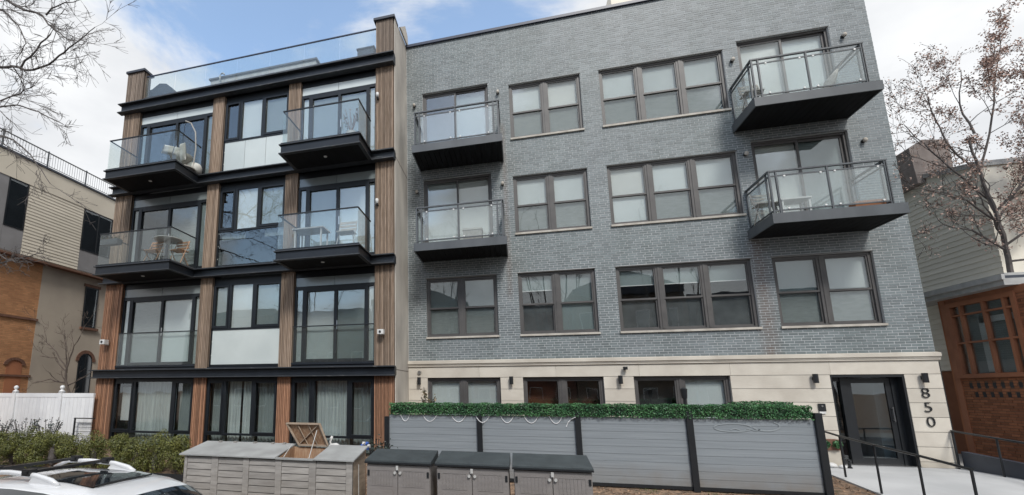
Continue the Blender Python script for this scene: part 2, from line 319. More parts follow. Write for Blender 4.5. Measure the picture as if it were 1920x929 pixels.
def part(name, mb, m, parent=None, label=None, kind=None, smooth=False, local=False):
    me = bpy.data.meshes.new(name)
    off = Vector((0, 0, 0))
    if parent is not None and not local: off = Vector(parent['_o'])
    me.from_pydata([(p[0] - off.x, p[1] - off.y, p[2] - off.z) for p in mb.v], [], mb.f)
    ms = m if isinstance(m, (list, tuple)) else [m]
    for q in ms: me.materials.append(M[q] if isinstance(q, str) else q)
    if len(ms) > 1: me.polygons.foreach_set('material_index', mb.mi)
    if smooth: me.polygons.foreach_set('use_smooth', [True] * len(me.polygons))
    me.update()
    o = bpy.data.objects.new(name, me); C.objects.link(o)
    if parent is not None: o.parent = parent; o['_o'] = tuple(off) if not local else (0, 0, 0)
    else: o['_o'] = (0, 0, 0)
    return tag(o, label, None, None, kind)
def solo(name, mb, m, label, cat, group=None, smooth=False, kind=None):
    """a thing that is one mesh: origin moved to its base centre"""
    v = np.array(mb.v); c = ((v[:, 0].min() + v[:, 0].max()) / 2, (v[:, 1].min() + v[:, 1].max()) / 2, v[:, 2].min())
    mb.v = [(p[0] - c[0], p[1] - c[1], p[2] - c[2]) for p in mb.v]
    o = part(name, mb, m, None, None, kind, smooth); o.location = c
    return tag(o, label, cat, group)
def struct(name, mb, m): return part(name, mb, m, None, None, 'structure')
def copy_tree(o, parent=None):
    c = o.copy(); C.objects.link(c); c.parent = parent
    for ch in [q for q in bpy.data.objects if q.parent == o and q != c]: copy_tree(ch, c)
    return c
def dup(o, dx=(0, 0, 0), label=None):
    kids = {}
    for q in bpy.data.objects: kids.setdefault(q.parent, []).append(q)
    def rec(a, p):
        c = a.copy(); C.objects.link(c); c.parent = p
        for ch in kids.get(a, []): rec(ch, c)
        return c
    c = rec(o, o.parent); c.location = Vector(o.location) + Vector(dx)
    if label: c['label'] = label
    return c
B = lambda *a: MB().box(*a)

# ------------------------------------------------------------------ ground
gx0, gx1 = -70, 70
def sheet(x0, x1, prof, thick=None):
    mb = MB(); n = len(prof)
    mb.add([(x0, y, z) for y, z in prof] + [(x1, y, z) for y, z in prof], [(i, n + i, n + i + 1, i + 1) for i in range(n - 1)]); return mb
struct('ground', sheet(-700, 700, [(-700, -1.0), (-20, -.98), (-3.6, -.93), (5.95, -.93), (6.4, -.75), (8.7, -.5), (10.8, -.19), (12.6, -.03), (30, -.03), (700, -.03)]), 'soil')
struct('road', sheet(-300, 300, [(-3.6, -.88), (1.0, -.80), (6.0, -.88)]), 'asphalt')
def slabrow(name, y0, y1, z0, z1, x0, x1, step, th, m):
    mb = MB(); x = x0
    while x < x1:
        mb.add([(x + .01, y0, z0 - th), (x + step - .01, y0, z0 - th), (x + step - .01, y1, z1 - th), (x + .01, y1, z1 - th), (x + .01, y0, z0), (x + step - .01, y0, z0), (x + step - .01, y1, z1), (x + .01, y1, z1)],
               [(4, 5, 6, 7), (0, 1, 5, 4), (1, 2, 6, 5), (2, 3, 7, 6), (3, 0, 4, 7)]); x += step
    return struct(name, mb, m)
slabrow('kerb', 6.0, 6.18, -.745, -.74, -60, 60, 3.0, .25, 'pave')
slabrow('sidewalk', 6.2, 9.0, -.735, -.455, -60, 60, 1.5, .12, 'sidewalk')
slabrow('kerb_opposite', -3.8, -3.6, -.74, -.745, -60, 60, 3.0, .25, 'pave')
slabrow('sidewalk_opposite', -6.8, -3.82, -.72, -.735, -60, 60, 1.5, .12, 'sidewalk')
# entrance ramp: slopes down from the door to the pavement
rp = MB(); prof = [(14.1, 0.0), (12.6, 0.0), (10.8, -.155), (8.95, -.43)]
for (ya, za), (yb_, zb_) in zip(prof[:-1], prof[1:]):
    rp.add([(6.26, ya, za), (9.5, ya, za), (9.5, yb_, zb_), (6.26, yb_, zb_), (6.26, ya, -.8), (9.5, ya, -.8), (9.5, yb_, -.8), (6.26, yb_, -.8)], [(3, 2, 1, 0), (0, 4, 7, 3), (1, 2, 6, 5)])
rp.add([(6.26, 8.95, -.43), (9.5, 8.95, -.43), (9.5, 8.95, -.8), (6.26, 8.95, -.8)], [(0, 3, 2, 1)])
struct('entrance_ramp', rp, 'pave')
# apron by the door, left of the ramp
struct('entrance_path', MB().prism([(5.6, 13.98), (6.26, 13.98), (6.26, 12.6), (5.9, 12.9), (5.6, 13.3)], 'z', -.3, .004), 'pave')
# courtyard paving right of ramp
struct('side_yard', B(9.52, 22, 9.2, 30, -.5, -.02), 'sidewalk')

def leafmesh(P, size, rngl, flat=0.0, aspect=.55, nor=None, jit=.6):
    n = len(P); a = rngl.normal(size=(n, 3)); a /= np.linalg.norm(a, axis=1)[:, None]
    b = rngl.normal(size=(n, 3)); 
    if flat: a[:, 2] *= (1 - flat); b[:, 2] *= (1 - flat)
    a /= np.linalg.norm(a, axis=1)[:, None]
    if nor is not None:
        nn = nor + rngl.normal(0, jit, (n, 3)); nn /= np.linalg.norm(nn, axis=1)[:, None]
        a -= (a * nn).sum(1)[:, None] * nn; a /= np.linalg.norm(a, axis=1)[:, None]; b = np.cross(nn, a)
    b -= (b * a).sum(1)[:, None] * a; b /= np.linalg.norm(b, axis=1)[:, None]
    s = size * rngl.uniform(.6, 1.3, (n, 1)); a = a * s; b = b * s * aspect
    V = np.stack([P - a, P - b * .9 + a * .1, P + a, P + b * .9 + a * .1], 1).reshape(-1, 3)
    mb = MB(); mb.v = V.tolist(); mb.f = [(4 * i, 4 * i + 1, 4 * i + 2, 4 * i + 3) for i in range(n)]; mb.mi = [0] * n
    return mb
def ground_z(y): return np.interp(y, [6.4, 8.7, 10.8, 12.6], [-.75, -.5, -.19, -.03])
# leaf litter and thin grass on the strip in front of the fence
n = 6500; X = rng.uniform(-1, 6.3, n); Y = rng.uniform(9.0, 13.6, n); P = np.stack([X, Y, ground_z(Y) + rng.uniform(.0, .012, n)], 1)
tag(part('leaf_litter', leafmesh(P, .028, rng, flat=.75), 'litter'), None, None, None, 'stuff')
gp = []
for _ in range(26):
    cx, cy = rng.uniform(.5, 5.9), rng.uniform(9.2, 12.9); k = rng.integers(30, 90); gp.append(np.stack([rng.normal(cx, .13, k), rng.normal(cy, .10, k), np.zeros(k)], 1))
gp = np.concatenate(gp); gp[:, 2] = ground_z(gp[:, 1]); mb = MB()
for x, y, z in gp:
    h = rng.uniform(.02, .06); dx, dy = rng.normal(0, .015, 2); mb.add([(x - .003, y, z), (x + .003, y, z), (x + dx, y + dy, z + h)], [(0, 1, 2)])
tag(part('grass', mb, 'grass'), None, None, None, 'stuff')

# ================================================================== LEFT BUILDING (steel and timber)
LB = thing('apartment_building', 'black steel and cedar slatted apartment building with glass balconies on the left', 'building', (-8.2, 12.4, 0))
FY = 12.4      # face of the timber columns
WY = 12.475     # window plane
cols = [(-13.27, -12.57, 11), (-9.56, -9.12, 8), (-6.73, -6.31, 8), (-3.80, -3.24, 13)]
beams = [(2.13, 2.40), (5.24, 5.52), (8.40, 8.70), (11.53, 11.88)]
levels = [(-.05, 2.13), (2.40, 5.24), (5.52, 8.40), (8.70, 11.53)]
# floor slabs / structure behind
core = MB()
core.box(-13.2, -3.26, 13.6, 22, -.1, 12.0)
for z0, z1 in beams: core.box(-13.2, -3.26, 12.86, 13.6, z0 - .02, z1 + .03)
core.box(-13.22, -12.6, 12.75, 13.6, -.1, 12.0)
for a, b, _ in cols[1:3]: core.box(a + .02, b - .02, 12.75, 13.6, -.1, 11.9)
part('floor_slabs', core, 'black_matt', LB)
part('party_wall', MB().prism([(12.44, -.1), (22, -.1), (22, 13.42), (14.0, 13.42), (12.44, 13.16)], 'x', -3.225, -3.205) , 'concrete', LB)
part('side_wall', MB().prism([(12.75, -.1), (22, -.1), (22, 12.0), (12.75, 12.0)], 'x', -13.29, -13.22), 'panel_dark', LB)
pj_ = MB(); pj_.box(-3.232, -3.200, 12.5, 14.0, 8.55, 8.56); pj_.box(-3.232, -3.200, 12.5, 14.0, 2.3, 2.31); part('wall_joint', pj_, 'wood_gap', LB)
part('flashing', MB().prism([(12.9, 13.24), (14.05, 13.42), (13.95, 13.75), (13.6, 13.85)], 'x', -3.19, -3.14), 'concrete', LB)
def slat_column(x0, x1, n, z0, z1, m):
    c = part('wood_column', B(x0 + .015, x1 - .015, FY + .035, FY + .34, z0, z1), 'wood_gap', LB)
    p = (x1 - x0) / n; first = None
    for i in range(n):
        xa = x0 + i * p
        if first is None:
            first = part('slat', B(xa, xa + p * (.74 if n < 12 else .64), FY + random.uniform(0, .004), FY + .05, z0 + .003, z1 - .003), m, c)
        else:
            s = first.copy(); C.objects.link(s); s.parent = c; s.location = (i * p, random.uniform(-.006, .006), 0)
    for yy in range(3):   # side slats
        s = part('slat', B(x1 - .03, x1 - .004, FY + .075 + yy * .085, FY + .135 + yy * .085, z0 + .003, z1 - .003), m, c)
    return c
for ci, (a, b, n_) in enumerate(cols):
    for li, (z0, z1) in enumerate(levels):
        slat_column(a, b, n_, z0, z1, 'wood_low' if li < 1 or (li == 1 and ci in (0,)) else 'wood_up')
    if ci in (0, 3):
        slat_column(a - (.03 if ci == 0 else 0), b, n_, 11.88, 13.17, 'wood_top')
        part('column_cap', B(a - .07, b + .05, FY - .06, FY + .42, 13.17, 13.25), 'panel_dark', LB)
for z0, z1 in beams:
    xe0, xe1 = -13.42, -3.20
    bm = MB(); bm.box(xe0 + .06, xe1, 12.32, 12.5, z0 + .03, z1 - .03)
    be = part('steel_beam', bm, 'steel', LB)
    part('flange', B(xe0, xe1 + .003, 12.20, 12.42, z1 - .03, z1), 'steel_edge', be); part('flange', B(xe0, xe1 + .003, 12.20, 12.42, z0, z0 + .03), 'steel_edge', be)
    part('bay_sill', B(-12.56, -3.82, 12.421, 12.6, z1, z1 + .045), 'steel', be)
# parapet and roof terrace balustrade
pa = MB(); pa.box(-12.56, -3.80, 12.46, 12.62, 11.88, 12.12); part('parapet', pa, 'panel_dark', LB)
part('roof_slab', B(-13.2, -3.26, 12.62, 22, 11.9, 12.0), 'black_matt', LB)
rr = part('roof_balustrade', MB().box(-12.56, -3.80, 12.50, 12.54, 12.985, 13.02), 'coping', LB)
x = -12.56
for i in range(7):
    wd = 8.76 / 7; part('glass_panel', B(x + .01, x + wd - .01, 12.515, 12.527, 12.12, 12.985), 'glass_roof', rr); x += wd

def pane(x0, x1, z0, z1, y, m, parent, name='glass_pane'): return part(name, B(x0, x1, y, y + .008, z0, z1), m, parent)
def backing(x0, x1, z0, z1, y, m, parent, name='blind', tilt=0): return part(name, B(x0, x1, y, y + .01, z0, z1), m, parent)
def curtain(x0, x1, z0, z1, y, parent, m='curtain', per=.11, amp=.03):
    n = int((x1 - x0) / .018); mb = MB(); ph = random.uniform(0, 6)
    vs = []
    for i in range(n + 1):
        xx = x0 + (x1 - x0) * i / n; yy = y + amp * math.sin(xx / per * 6.283 + ph + 1.4 * math.sin(xx * 5)) + amp * .4 * math.sin(xx / per * 15)
        vs += [(xx, yy, z0), (xx, yy, z1)]
    mb.add(vs, [(2 * i, 2 * i + 2, 2 * i + 3, 2 * i + 1) for i in range(n)]); return part('curtain', mb, m, parent, smooth=True)

def door_bay(x0, x1, z0, z1, sl, sr, mats, juliet=False):
    """frosted transom, two sidelights, two sliding panels. sl/sr = sidelight widths"""
    zt = z1 - .17; zb = zt - .27
    f = MB(); y0, y1 = WY, WY + .09
    f.box(x0, x1, y0 + .01, y1, zt, z1 + .0); f.box(x0, x1, y0, y1, zb - .10, zb)          # head and transom bar
    f.box(x0, x0 + .07, y0, y1, z0, zb - .1); f.box(x1 - .05, x1, y0, y1, z0, zb - .1)
    a, b = x0 + .07 + sl, x1 - .05 - sr
    f.box(a, a + .13, y0 - .02, y1, z0, zb - .1); f.box(b - .11, b, y0 - .02, y1, z0, zb - .1)
    f.box(x0 + .07, x1 - .05, y0 + .002, y1, z0, z0 + .10)
    m_ = (a + b) / 2 + .02; f.box(m_ - .045, m_ + .045, y0 - .012, y1, z0 + .1, zb - .1)
    f.box(a + .13, b - .11, y0 - .008, y1 - .02, zb - .17, zb - .1); f.box(a + .13, b - .11, y0 - .008, y1 - .02, z0 + .1, z0 + .17)
    W = part('door_bay', f, 'frame_black', LB)
    xm = (x0 + x1) / 2
    part('transom_panel', B(x0 + .02, xm - .006, y0 + .02, y0 + .05, zb, zt), mats[3], W); part('transom_panel', B(xm + .006, x1 - .02, y0 + .02, y0 + .05, zb, zt), mats[3], W)
    for (p, q, mm) in ((x0 + .07, a, mats[0]), (a + .13, m_ - .045, mats[1]), (m_ + .045, b - .11, mats[2]), (b, x1 - .05, mats[0])):
        pane(p, q, z0 + .1, zb - .1, y0 + .04, 'glass', W); backing(p, q, z0 + .1, zb - .1, y0 + .075 if mm != 'room' else y0 + .7, mm, W, 'blind' if mm != 'room' else 'interior')
    part('handle', B(m_ + .055, m_ + .075, y0 - .04, y0 - .02, (z0 + zb) / 2 - .15, (z0 + zb) / 2 + .1), 'chrome', W)
    if juliet:
        g = part('juliet_balustrade', B(x0 + .0, x1, FY + .005, FY + .03, z0 + 1.10, z0 + 1.13), 'black', LB)
        part('glass_panel', B(x0 + .01, x1 - .01, FY + .011, FY + .023, z0 + .07, z0 + 1.10), 'glass_rail', g)
        part('shoe', B(x0, x1, FY - .01, FY + .045, z0 + .01, z0 + .07), 'steel', g)
    return W
def window_bay(x0, x1, z0, z1, zm, kind, upmats):
    """three lights over a spandrel"""
    f = MB(); y0, y1 = WY, WY + .09
    xs = [x0 + .03, x0 + .03 + (x1 - x0) * .245, x0 + (x1 - x0) * .60, x1 - .02]
    f.box(x0, x1, y0 + .02, y1, z1 - .24, z1); f.box(x0, x1, y0, y1, zm - .06, zm)
    f.box(x0, x0 + .05, y0, y1, z0, z1 - .24); f.box(x1 - .04, x1, y0, y1, z0, z1 - .24); f.box(x0 + .05, x1 - .04, y0 + .002, y1, z0, z0 + .06)
    zt = z1 - .24
    for xm in (xs[1], xs[2]): f.box(xm - .045, xm + .045, y0 - .003, y1, zm, zt)
    for (a, b) in ((x0 + .05, xs[1] - .045), (xs[2] + .045, x1 - .04)): f.frame(a, b, zm, zt, y0 - .02, y0 + .04, .055, .05, .07)
    W = part('window_bay', f, 'frame_black', LB)
    rects = ((x0 + .105, xs[1] - .10), (xs[1] + .045, xs[2] - .045), (xs[2] + .10, x1 - .095))
    for (a, b), mm in zip(rects, upmats):
        pane(a, b, zm + .0, zt, y0 + .04, 'glass', W); backing(a, b, zm, zt, y0 + .08 if mm != 'room' else y0 + .7, mm, W, 'blind' if mm != 'room' else 'interior')
    if kind == 'frost3':
        xx = np.linspace(x0 + .05, x1 - .04, 4)
        for i in range(3): part('spandrel_panel', B(xx[i] + .006, xx[i + 1] - .006, y0 + .02, y0 + .05, z0 + .06, zm - .06), 'frost', W)
    elif kind == 'frost1': part('spandrel_panel', B(x0 + .05, x1 - .04, y0 + .02, y0 + .05, z0 + .06, zm - .06), 'frost', W)
    else:
        pane(x0 + .05, x1 - .04, z0 + .06, zm - .06, y0 + .03, 'glass_dark', W); backing(x0 + .05, x1 - .04, z0 + .06, zm - .06, y0 + .5, 'room', W, 'interior')
        backing(x0 + .1, x0 + .95, zm - .30, zm - .08, y0 + .12, 'blind_warm', W, 'blind'); backing(x1 - .75, x1 - .1, zm - .30, zm - .08, y0 + .12, 'blind_warm', W, 'blind')
    return W
B1 = (-12.57, -9.56); B2 = (-9.12, -6.73); B3 = (-6.31, -3.80)
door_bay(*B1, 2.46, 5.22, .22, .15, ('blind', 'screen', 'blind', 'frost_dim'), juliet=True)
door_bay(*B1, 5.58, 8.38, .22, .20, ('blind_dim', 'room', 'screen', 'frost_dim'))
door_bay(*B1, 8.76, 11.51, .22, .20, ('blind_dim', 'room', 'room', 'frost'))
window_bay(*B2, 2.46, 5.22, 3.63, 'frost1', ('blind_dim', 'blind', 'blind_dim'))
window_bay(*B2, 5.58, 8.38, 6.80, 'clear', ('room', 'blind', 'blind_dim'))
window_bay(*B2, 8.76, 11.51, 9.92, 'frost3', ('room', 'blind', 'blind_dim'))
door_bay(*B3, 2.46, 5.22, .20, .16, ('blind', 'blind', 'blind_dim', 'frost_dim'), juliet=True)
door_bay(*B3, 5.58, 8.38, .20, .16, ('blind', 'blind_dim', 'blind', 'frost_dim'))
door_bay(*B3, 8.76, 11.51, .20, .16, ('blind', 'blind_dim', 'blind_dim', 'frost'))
# garden level: three lights with curtains over a low strip
def garden_bay(x0, x1, fr, mats):
    z0, z1, zm = -.02, 2.11, .50
    f = MB(); y0, y1 = WY - .02, WY + .08
    w_ = x1 - x0; xa, xb = x0 + w_ * fr[0], x0 + w_ * fr[1]
    f.box(x0, x1, y0, y1, z1 - .10, z1); f.box(x0, x1, y0 - .004, y1, zm - .055, zm + .005); f.box(x0, x0 + .06, y0, y1, z0, z1 - .1); f.box(x1 - .05, x1, y0, y1, z0, z1 - .1)
    for xm in (xa, xb): f.box(xm - .05, xm + .05, y0 - .006, y1, zm, z1 - .1)
    f.frame(x0 + .06, xa - .05, zm, z1 - .1, y0 - .02, y0 + .04, .05); f.frame(xb + .05, x1 - .05, zm, z1 - .1, y0 - .02, y0 + .04, .05)
    W = part('window_bay', f, 'frame_black', LB)
    for (a, b), mm in zip(((x0 + .11, xa - .1), (xa + .05, xb - .05), (xb + .1, x1 - .1)), mats):
        pane(a, b, zm + .005, z1 - .1, y0 + .05, 'glass', W)
        if mm == 'curtain': curtain(a - .03, b + .03, zm - .45, z1 - .1, y0 + .22, W)
        elif mm == 'curtain2': curtain(a - .03, (a + b) / 2 - .03, zm - .45, z1 - .1, y0 + .22, W); curtain((a + b) / 2 + .03, b + .03, zm - .45, z1 - .1, y0 + .22, W)
        elif mm == 'dimcurtain': curtain(a - .03, b + .03, zm - .45, z1 - .1, y0 + .26, W, 'blind_dim')
        else: backing(a, b, zm + .3, z1 - .25, y0 + .25, mm, W)
    pane(x0 + .06, x1 - .05, z0, zm - .05, y0 + .05, 'glass', W)
    part('interior', B(x0, x1, y0 + .75, y0 + .8, z0, z1), 'room', W)
garden_bay(*B1, (.26, .745), ('blind', 'curtain', 'dimcurtain'))
garden_bay(*B2, (.26, .66), ('dimcurtain', 'curtain2', 'dimcurtain'))
garden_bay(*B3, (.27, .70), ('dimcurtain', 'curtain', 'dimcurtain'))

def balcony(x0, x1, z0, z1, yf, posts):
    """channel-edged slab carrying a frameless glass balustrade"""
    s = MB(); s.box(x0 + .05, x1 - .05, yf + .05, 12.32, z0 + .035, z1 - .03)
    b = part('balcony', s, 'steel', LB)
    for (za, zb, m, e) in ((z1 - .03, z1, 'steel_edge', 0), (z0, z0 + .03, 'steel_edge', 0)):
        q = MB(); q.box(x0 - e, x1 + e, yf - e, yf + .12, za, zb); q.box(x0 - e, x0 + .1, yf + .12, 12.2, za, zb); q.box(x1 - .1, x1 + e, yf + .12, 12.2, za, zb); part('flange', q, m, b)
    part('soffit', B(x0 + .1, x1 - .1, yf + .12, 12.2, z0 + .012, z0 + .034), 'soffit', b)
    part('deck', B(x0 + .05, x1 - .05, yf + .05, 12.7, z1 + .001, z1 + .05), 'planter', b)
    part('spotlight', MB().lathe([(.05, -.012), (.05, 0.0)], ((x0 + x1) / 2, (yf + 12.2) / 2, z0 + .012), 10), 'white', b)
    zt = z1 + 1.03; i = .07
    rl = MB(); rl.box(x0 + i, x1 - i, yf + i - .02, yf + i + .02, zt, zt + .03); rl.box(x0 + i, x0 + i + .03, yf + i + .02, 12.36, zt, zt + .03); rl.box(x1 - i - .03, x1 - i, yf + i + .02, 12.36, zt, zt + .03)
    part('handrail', rl, 'black', b)
    xs = [x0 + i] + posts + [x1 - i]
    for a, c in zip(xs[:-1], xs[1:]): part('glass_panel', B(a + .008, c - .008, yf + i - .006, yf + i + .006, z1 + .05, zt), 'glass_rail', b)
    for a in (x0 + i + .009, x1 - i - .021): part('glass_panel', B(a, a + .012, yf + i + .014, 12.3, z1 + .05, zt), 'glass_rail', b)
    sh = MB(); sh.box(x0 + i - .03, x1 - i + .03, yf + i - .03, yf + i + .03, z1 + .002, z1 + .05); part('shoe', sh, 'steel', b)
    return b
balcony(-12.55, -9.80, 8.40, 8.70, 11.15, [-11.6])
balcony(-12.52, -9.72, 5.24, 5.52, 11.15, [-11.55])
balcony(-6.33, -3.86, 8.40, 8.70, 11.17, [-5.6])
balcony(-6.35, -3.84, 5.24, 5.52, 11.17, [-5.25])

# ================================================================== RIGHT BUILDING (grey brick)
RB = thing('apartment_building', 'grey brick apartment building with pale stone base and numbers 850 beside the door', 'building', (3.1, 14, 0))
RX0, RX1, BZ0, BZ1 = -3.2, 9.44, 2.62, 13.32
openings = [ # x0,x1,z0,z1
 (-2.66, -.53, 8.95, 11.49), (.12, 2.23, 9.46, 11.31), (2.76, 6.03, 9.46, 11.31), (6.39, 8.55, 8.95, 11.49),
 (-2.66, -.53, 5.90, 8.42), (.12, 2.23, 6.38, 8.20), (2.76, 6.03, 6.38, 8.20), (6.39, 8.55, 5.90, 8.42),
 (-2.62, -.49, 3.33, 5.15), (.12, 2.23, 3.33, 5.15), (2.76, 6.03, 3.33, 5.15), (6.48, 8.61, 3.33, 5.15)]
base_open = [(-2.62, -.50, .35, 2.11), (.12, 2.23, .35, 2.11), (2.97, 5.21, .35, 2.11), (7.31, 8.76, 0.0, 2.11)]
def wall_with_holes(x0, x1, z0, z1, holes, y0, y1):
    mb = MB(); xs = sorted({x0, x1, *[h[0] for h in holes], *[h[1] for h in holes]}); zs = sorted({z0, z1, *[h[2] for h in holes], *[h[3] for h in holes]})
    for i in range(len(xs) - 1):
        run = None
        for j in range(len(zs) - 1):
            cx, cz = (xs[i] + xs[i + 1]) / 2, (zs[j] + zs[j + 1]) / 2
            solid = not any(h[0] < cx < h[1] and h[2] < cz < h[3] for h in holes)
            if solid: run = (run[0], zs[j + 1]) if run else (zs[j], zs[j + 1])
            if (not solid or j == len(zs) - 2) and run: mb.box(xs[i], xs[i + 1], y0, y1, *run); run = None
    return mb
bw = part('brick_wall', wall_with_holes(RX0, RX1, BZ0, BZ1, openings, 14.0, 14.22), 'mortar', RB)
def brick_rects(x0, x1, z0, z1, holes, bl=.2105, bh=.0672, j=.014, rnd=None):
    out = []; nrow = int(round((z1 - z0) / bh)); bh = (z1 - z0) / nrow
    for r in range(nrow):
        za, zb = z0 + r * bh + j / 2, z0 + (r + 1) * bh - j / 2; zc = (za + zb) / 2
        segs = [(x0, x1)]
        for h in holes:
            if h[2] - .012 < zc < h[3] + .012:
                ns = []
                for a, b in segs:
                    if h[1] <= a or h[0] >= b: ns.append((a, b)); continue
                    if h[0] > a: ns.append((a, h[0]))
                    if h[1] < b: ns.append((h[1], b))
                segs = ns
        off = (r % 2) * bl / 2 + (bl * .25 if r % 6 == 5 else 0)
        for a, b in segs:
            k = math.floor((a - x0 - off) / bl)
            while True:
                u0 = x0 + off + k * bl; u1 = u0 + bl; k += 1
                if u0 >= b: break
                p, q = max(u0 + j / 2, a), min(u1 - j / 2, b)
                if q - p > .03: out.append((p, q, za, zb))
    return out
def brick_faces(mb, rects, place, d=.005):
    """place(u, d, v) -> xyz ; five-faced brick"""
    for (a, b, c, e) in rects:
        dd = d * random.uniform(.5, 1.25)
        mb.add([place(a, 0, c), place(b, 0, c), place(b, 0, e), place(a, 0, e), place(a, dd, c), place(b, dd, c), place(b, dd, e), place(a, dd, e)],
               [(4, 5, 6, 7), (0, 1, 5, 4), (1, 2, 6, 5), (2, 3, 7, 6), (3, 0, 4, 7)])
rects = brick_rects(RX0 + .012, RX1, BZ0 + .004, BZ1, openings)
# the 300 bricks that show largest become parts, the rest one mesh
ct, st_ = math.cos(R(15.35)), math.sin(R(15.35)); cp, sp_ = math.cos(R(10.0145)), math.sin(R(10.0145))
def depth(x, y, z): # distance along the camera axis
    return (-st_ * x + ct * y) * cp + (z - CAMZ) * sp_
def psize(r):
    return (r[1] - r[0]) * (r[3] - r[2]) * 14.0 / depth((r[0] + r[1]) / 2, 14, (r[2] + r[3]) / 2) ** 3
full = sorted(range(len(rects)), key=lambda i: -psize(rects[i]) * (1 if rects[i][1] - rects[i][0] > .19 and rects[i][3] < 12.6 else .01))[:300]
fs = set(full); mb = MB(); brick_faces(mb, [r for i, r in enumerate(rects) if i not in fs], lambda u, d, v: (u, 14.0 - d, v))
part('bricks', mb, 'brick', bw, kind='stuff')
bme = None
for i in full:
    a, b, c, e = rects[i]
    if bme is None:
        o = part('brick', MB().box(-.098, .098, -.005, .004, -.0266, .0266), 'brick', bw, local=True); bme = o.data
    else: o = bpy.data.objects.new('brick', bme); C.objects.link(o); o.parent = bw
    o.location = ((a + b) / 2 - 3.1, random.uniform(-.002, .003), (c + e) / 2)
part('interior_wall', wall_with_holes(RX0, RX1 - .16, 2.5, 13.1, [], 14.95, 15.0), 'room', RB)
part('interior_wall', B(RX0, 7.2, 15.3, 15.35, -.1, 2.6), 'room', RB)
for z in (5.6, 8.6): part('floor_slab', B(RX0, RX1 - .16, 14.25, 14.95, z, z + .08), 'room', RB)
# side wall, roof, coping
part('side_wall', B(9.30, RX1 - .002, 14.22, 26, 0, BZ1), 'mortar', RB)
mb = MB(); brick_faces(mb, brick_rects(14.0, 26.0, BZ0, BZ1, []), lambda u, d, v: (RX1 - .002 + d, u, v)); part('side_bricks', mb, 'brick', RB, kind='stuff')
part('roof', B(RX0, RX1 - .02, 14.1, 26, 13.1, 13.25), 'roofing', RB)
part('coping', B(RX0 - .0, RX1 + .05, 13.93, 14.35, BZ1, BZ1 + .09), 'coping', RB)
# limestone base
part('base_wall', wall_with_holes(RX0, RX1 - .01, 0, 2.44, base_open, 14.02, 14.22), 'mortar', RB)
zs = [0, .13, .46, .79, 1.12, 1.45, 1.78, 2.11]
for z0, z1 in zip(zs[:-1], zs[1:]):
    segs = [(RX0, RX1)]
    for h in base_open:
        if h[2] < (z0 + z1) / 2 < h[3]:
            ns = []
            for a, b in segs:
                if h[1] <= a or h[0] >= b: ns.append((a, b)); continue
                ns += [(a, h[0])] if h[0] > a else []; ns += [(h[1], b)] if h[1] < b else []
            segs = ns
    for a, b in segs:
        k = max(1, round((b - a) / 2.1)); e = (b - a) / k
        for q in range(k): part('stone_block', B(a + q * e + (.003 if q else 0), a + (q + 1) * e - (.003 if q < k - 1 else 0), 13.975 + random.uniform(-.002, .002), 14.03, z0 + .005, z1 - .005), 'stone', RB)
k = 6; e = (RX1 - RX0) / k
for q in range(k): part('stone_block', B(RX0 + q * e + .002, RX0 + (q + 1) * e - .002, 13.97, 14.03, 2.115, 2.43), 'stone', RB, label='tall smooth frieze block above the openings')
cor = MB(); cor.prism([(13.99, 2.43), (13.93, 2.44), (13.93, 2.475), (13.915, 2.48), (13.915, 2.505), (13.885, 2.52), (13.885, 2.60), (13.99, 2.625)], 'x', RX0, RX1 + .03); part('cornice', cor, 'stone', RB)

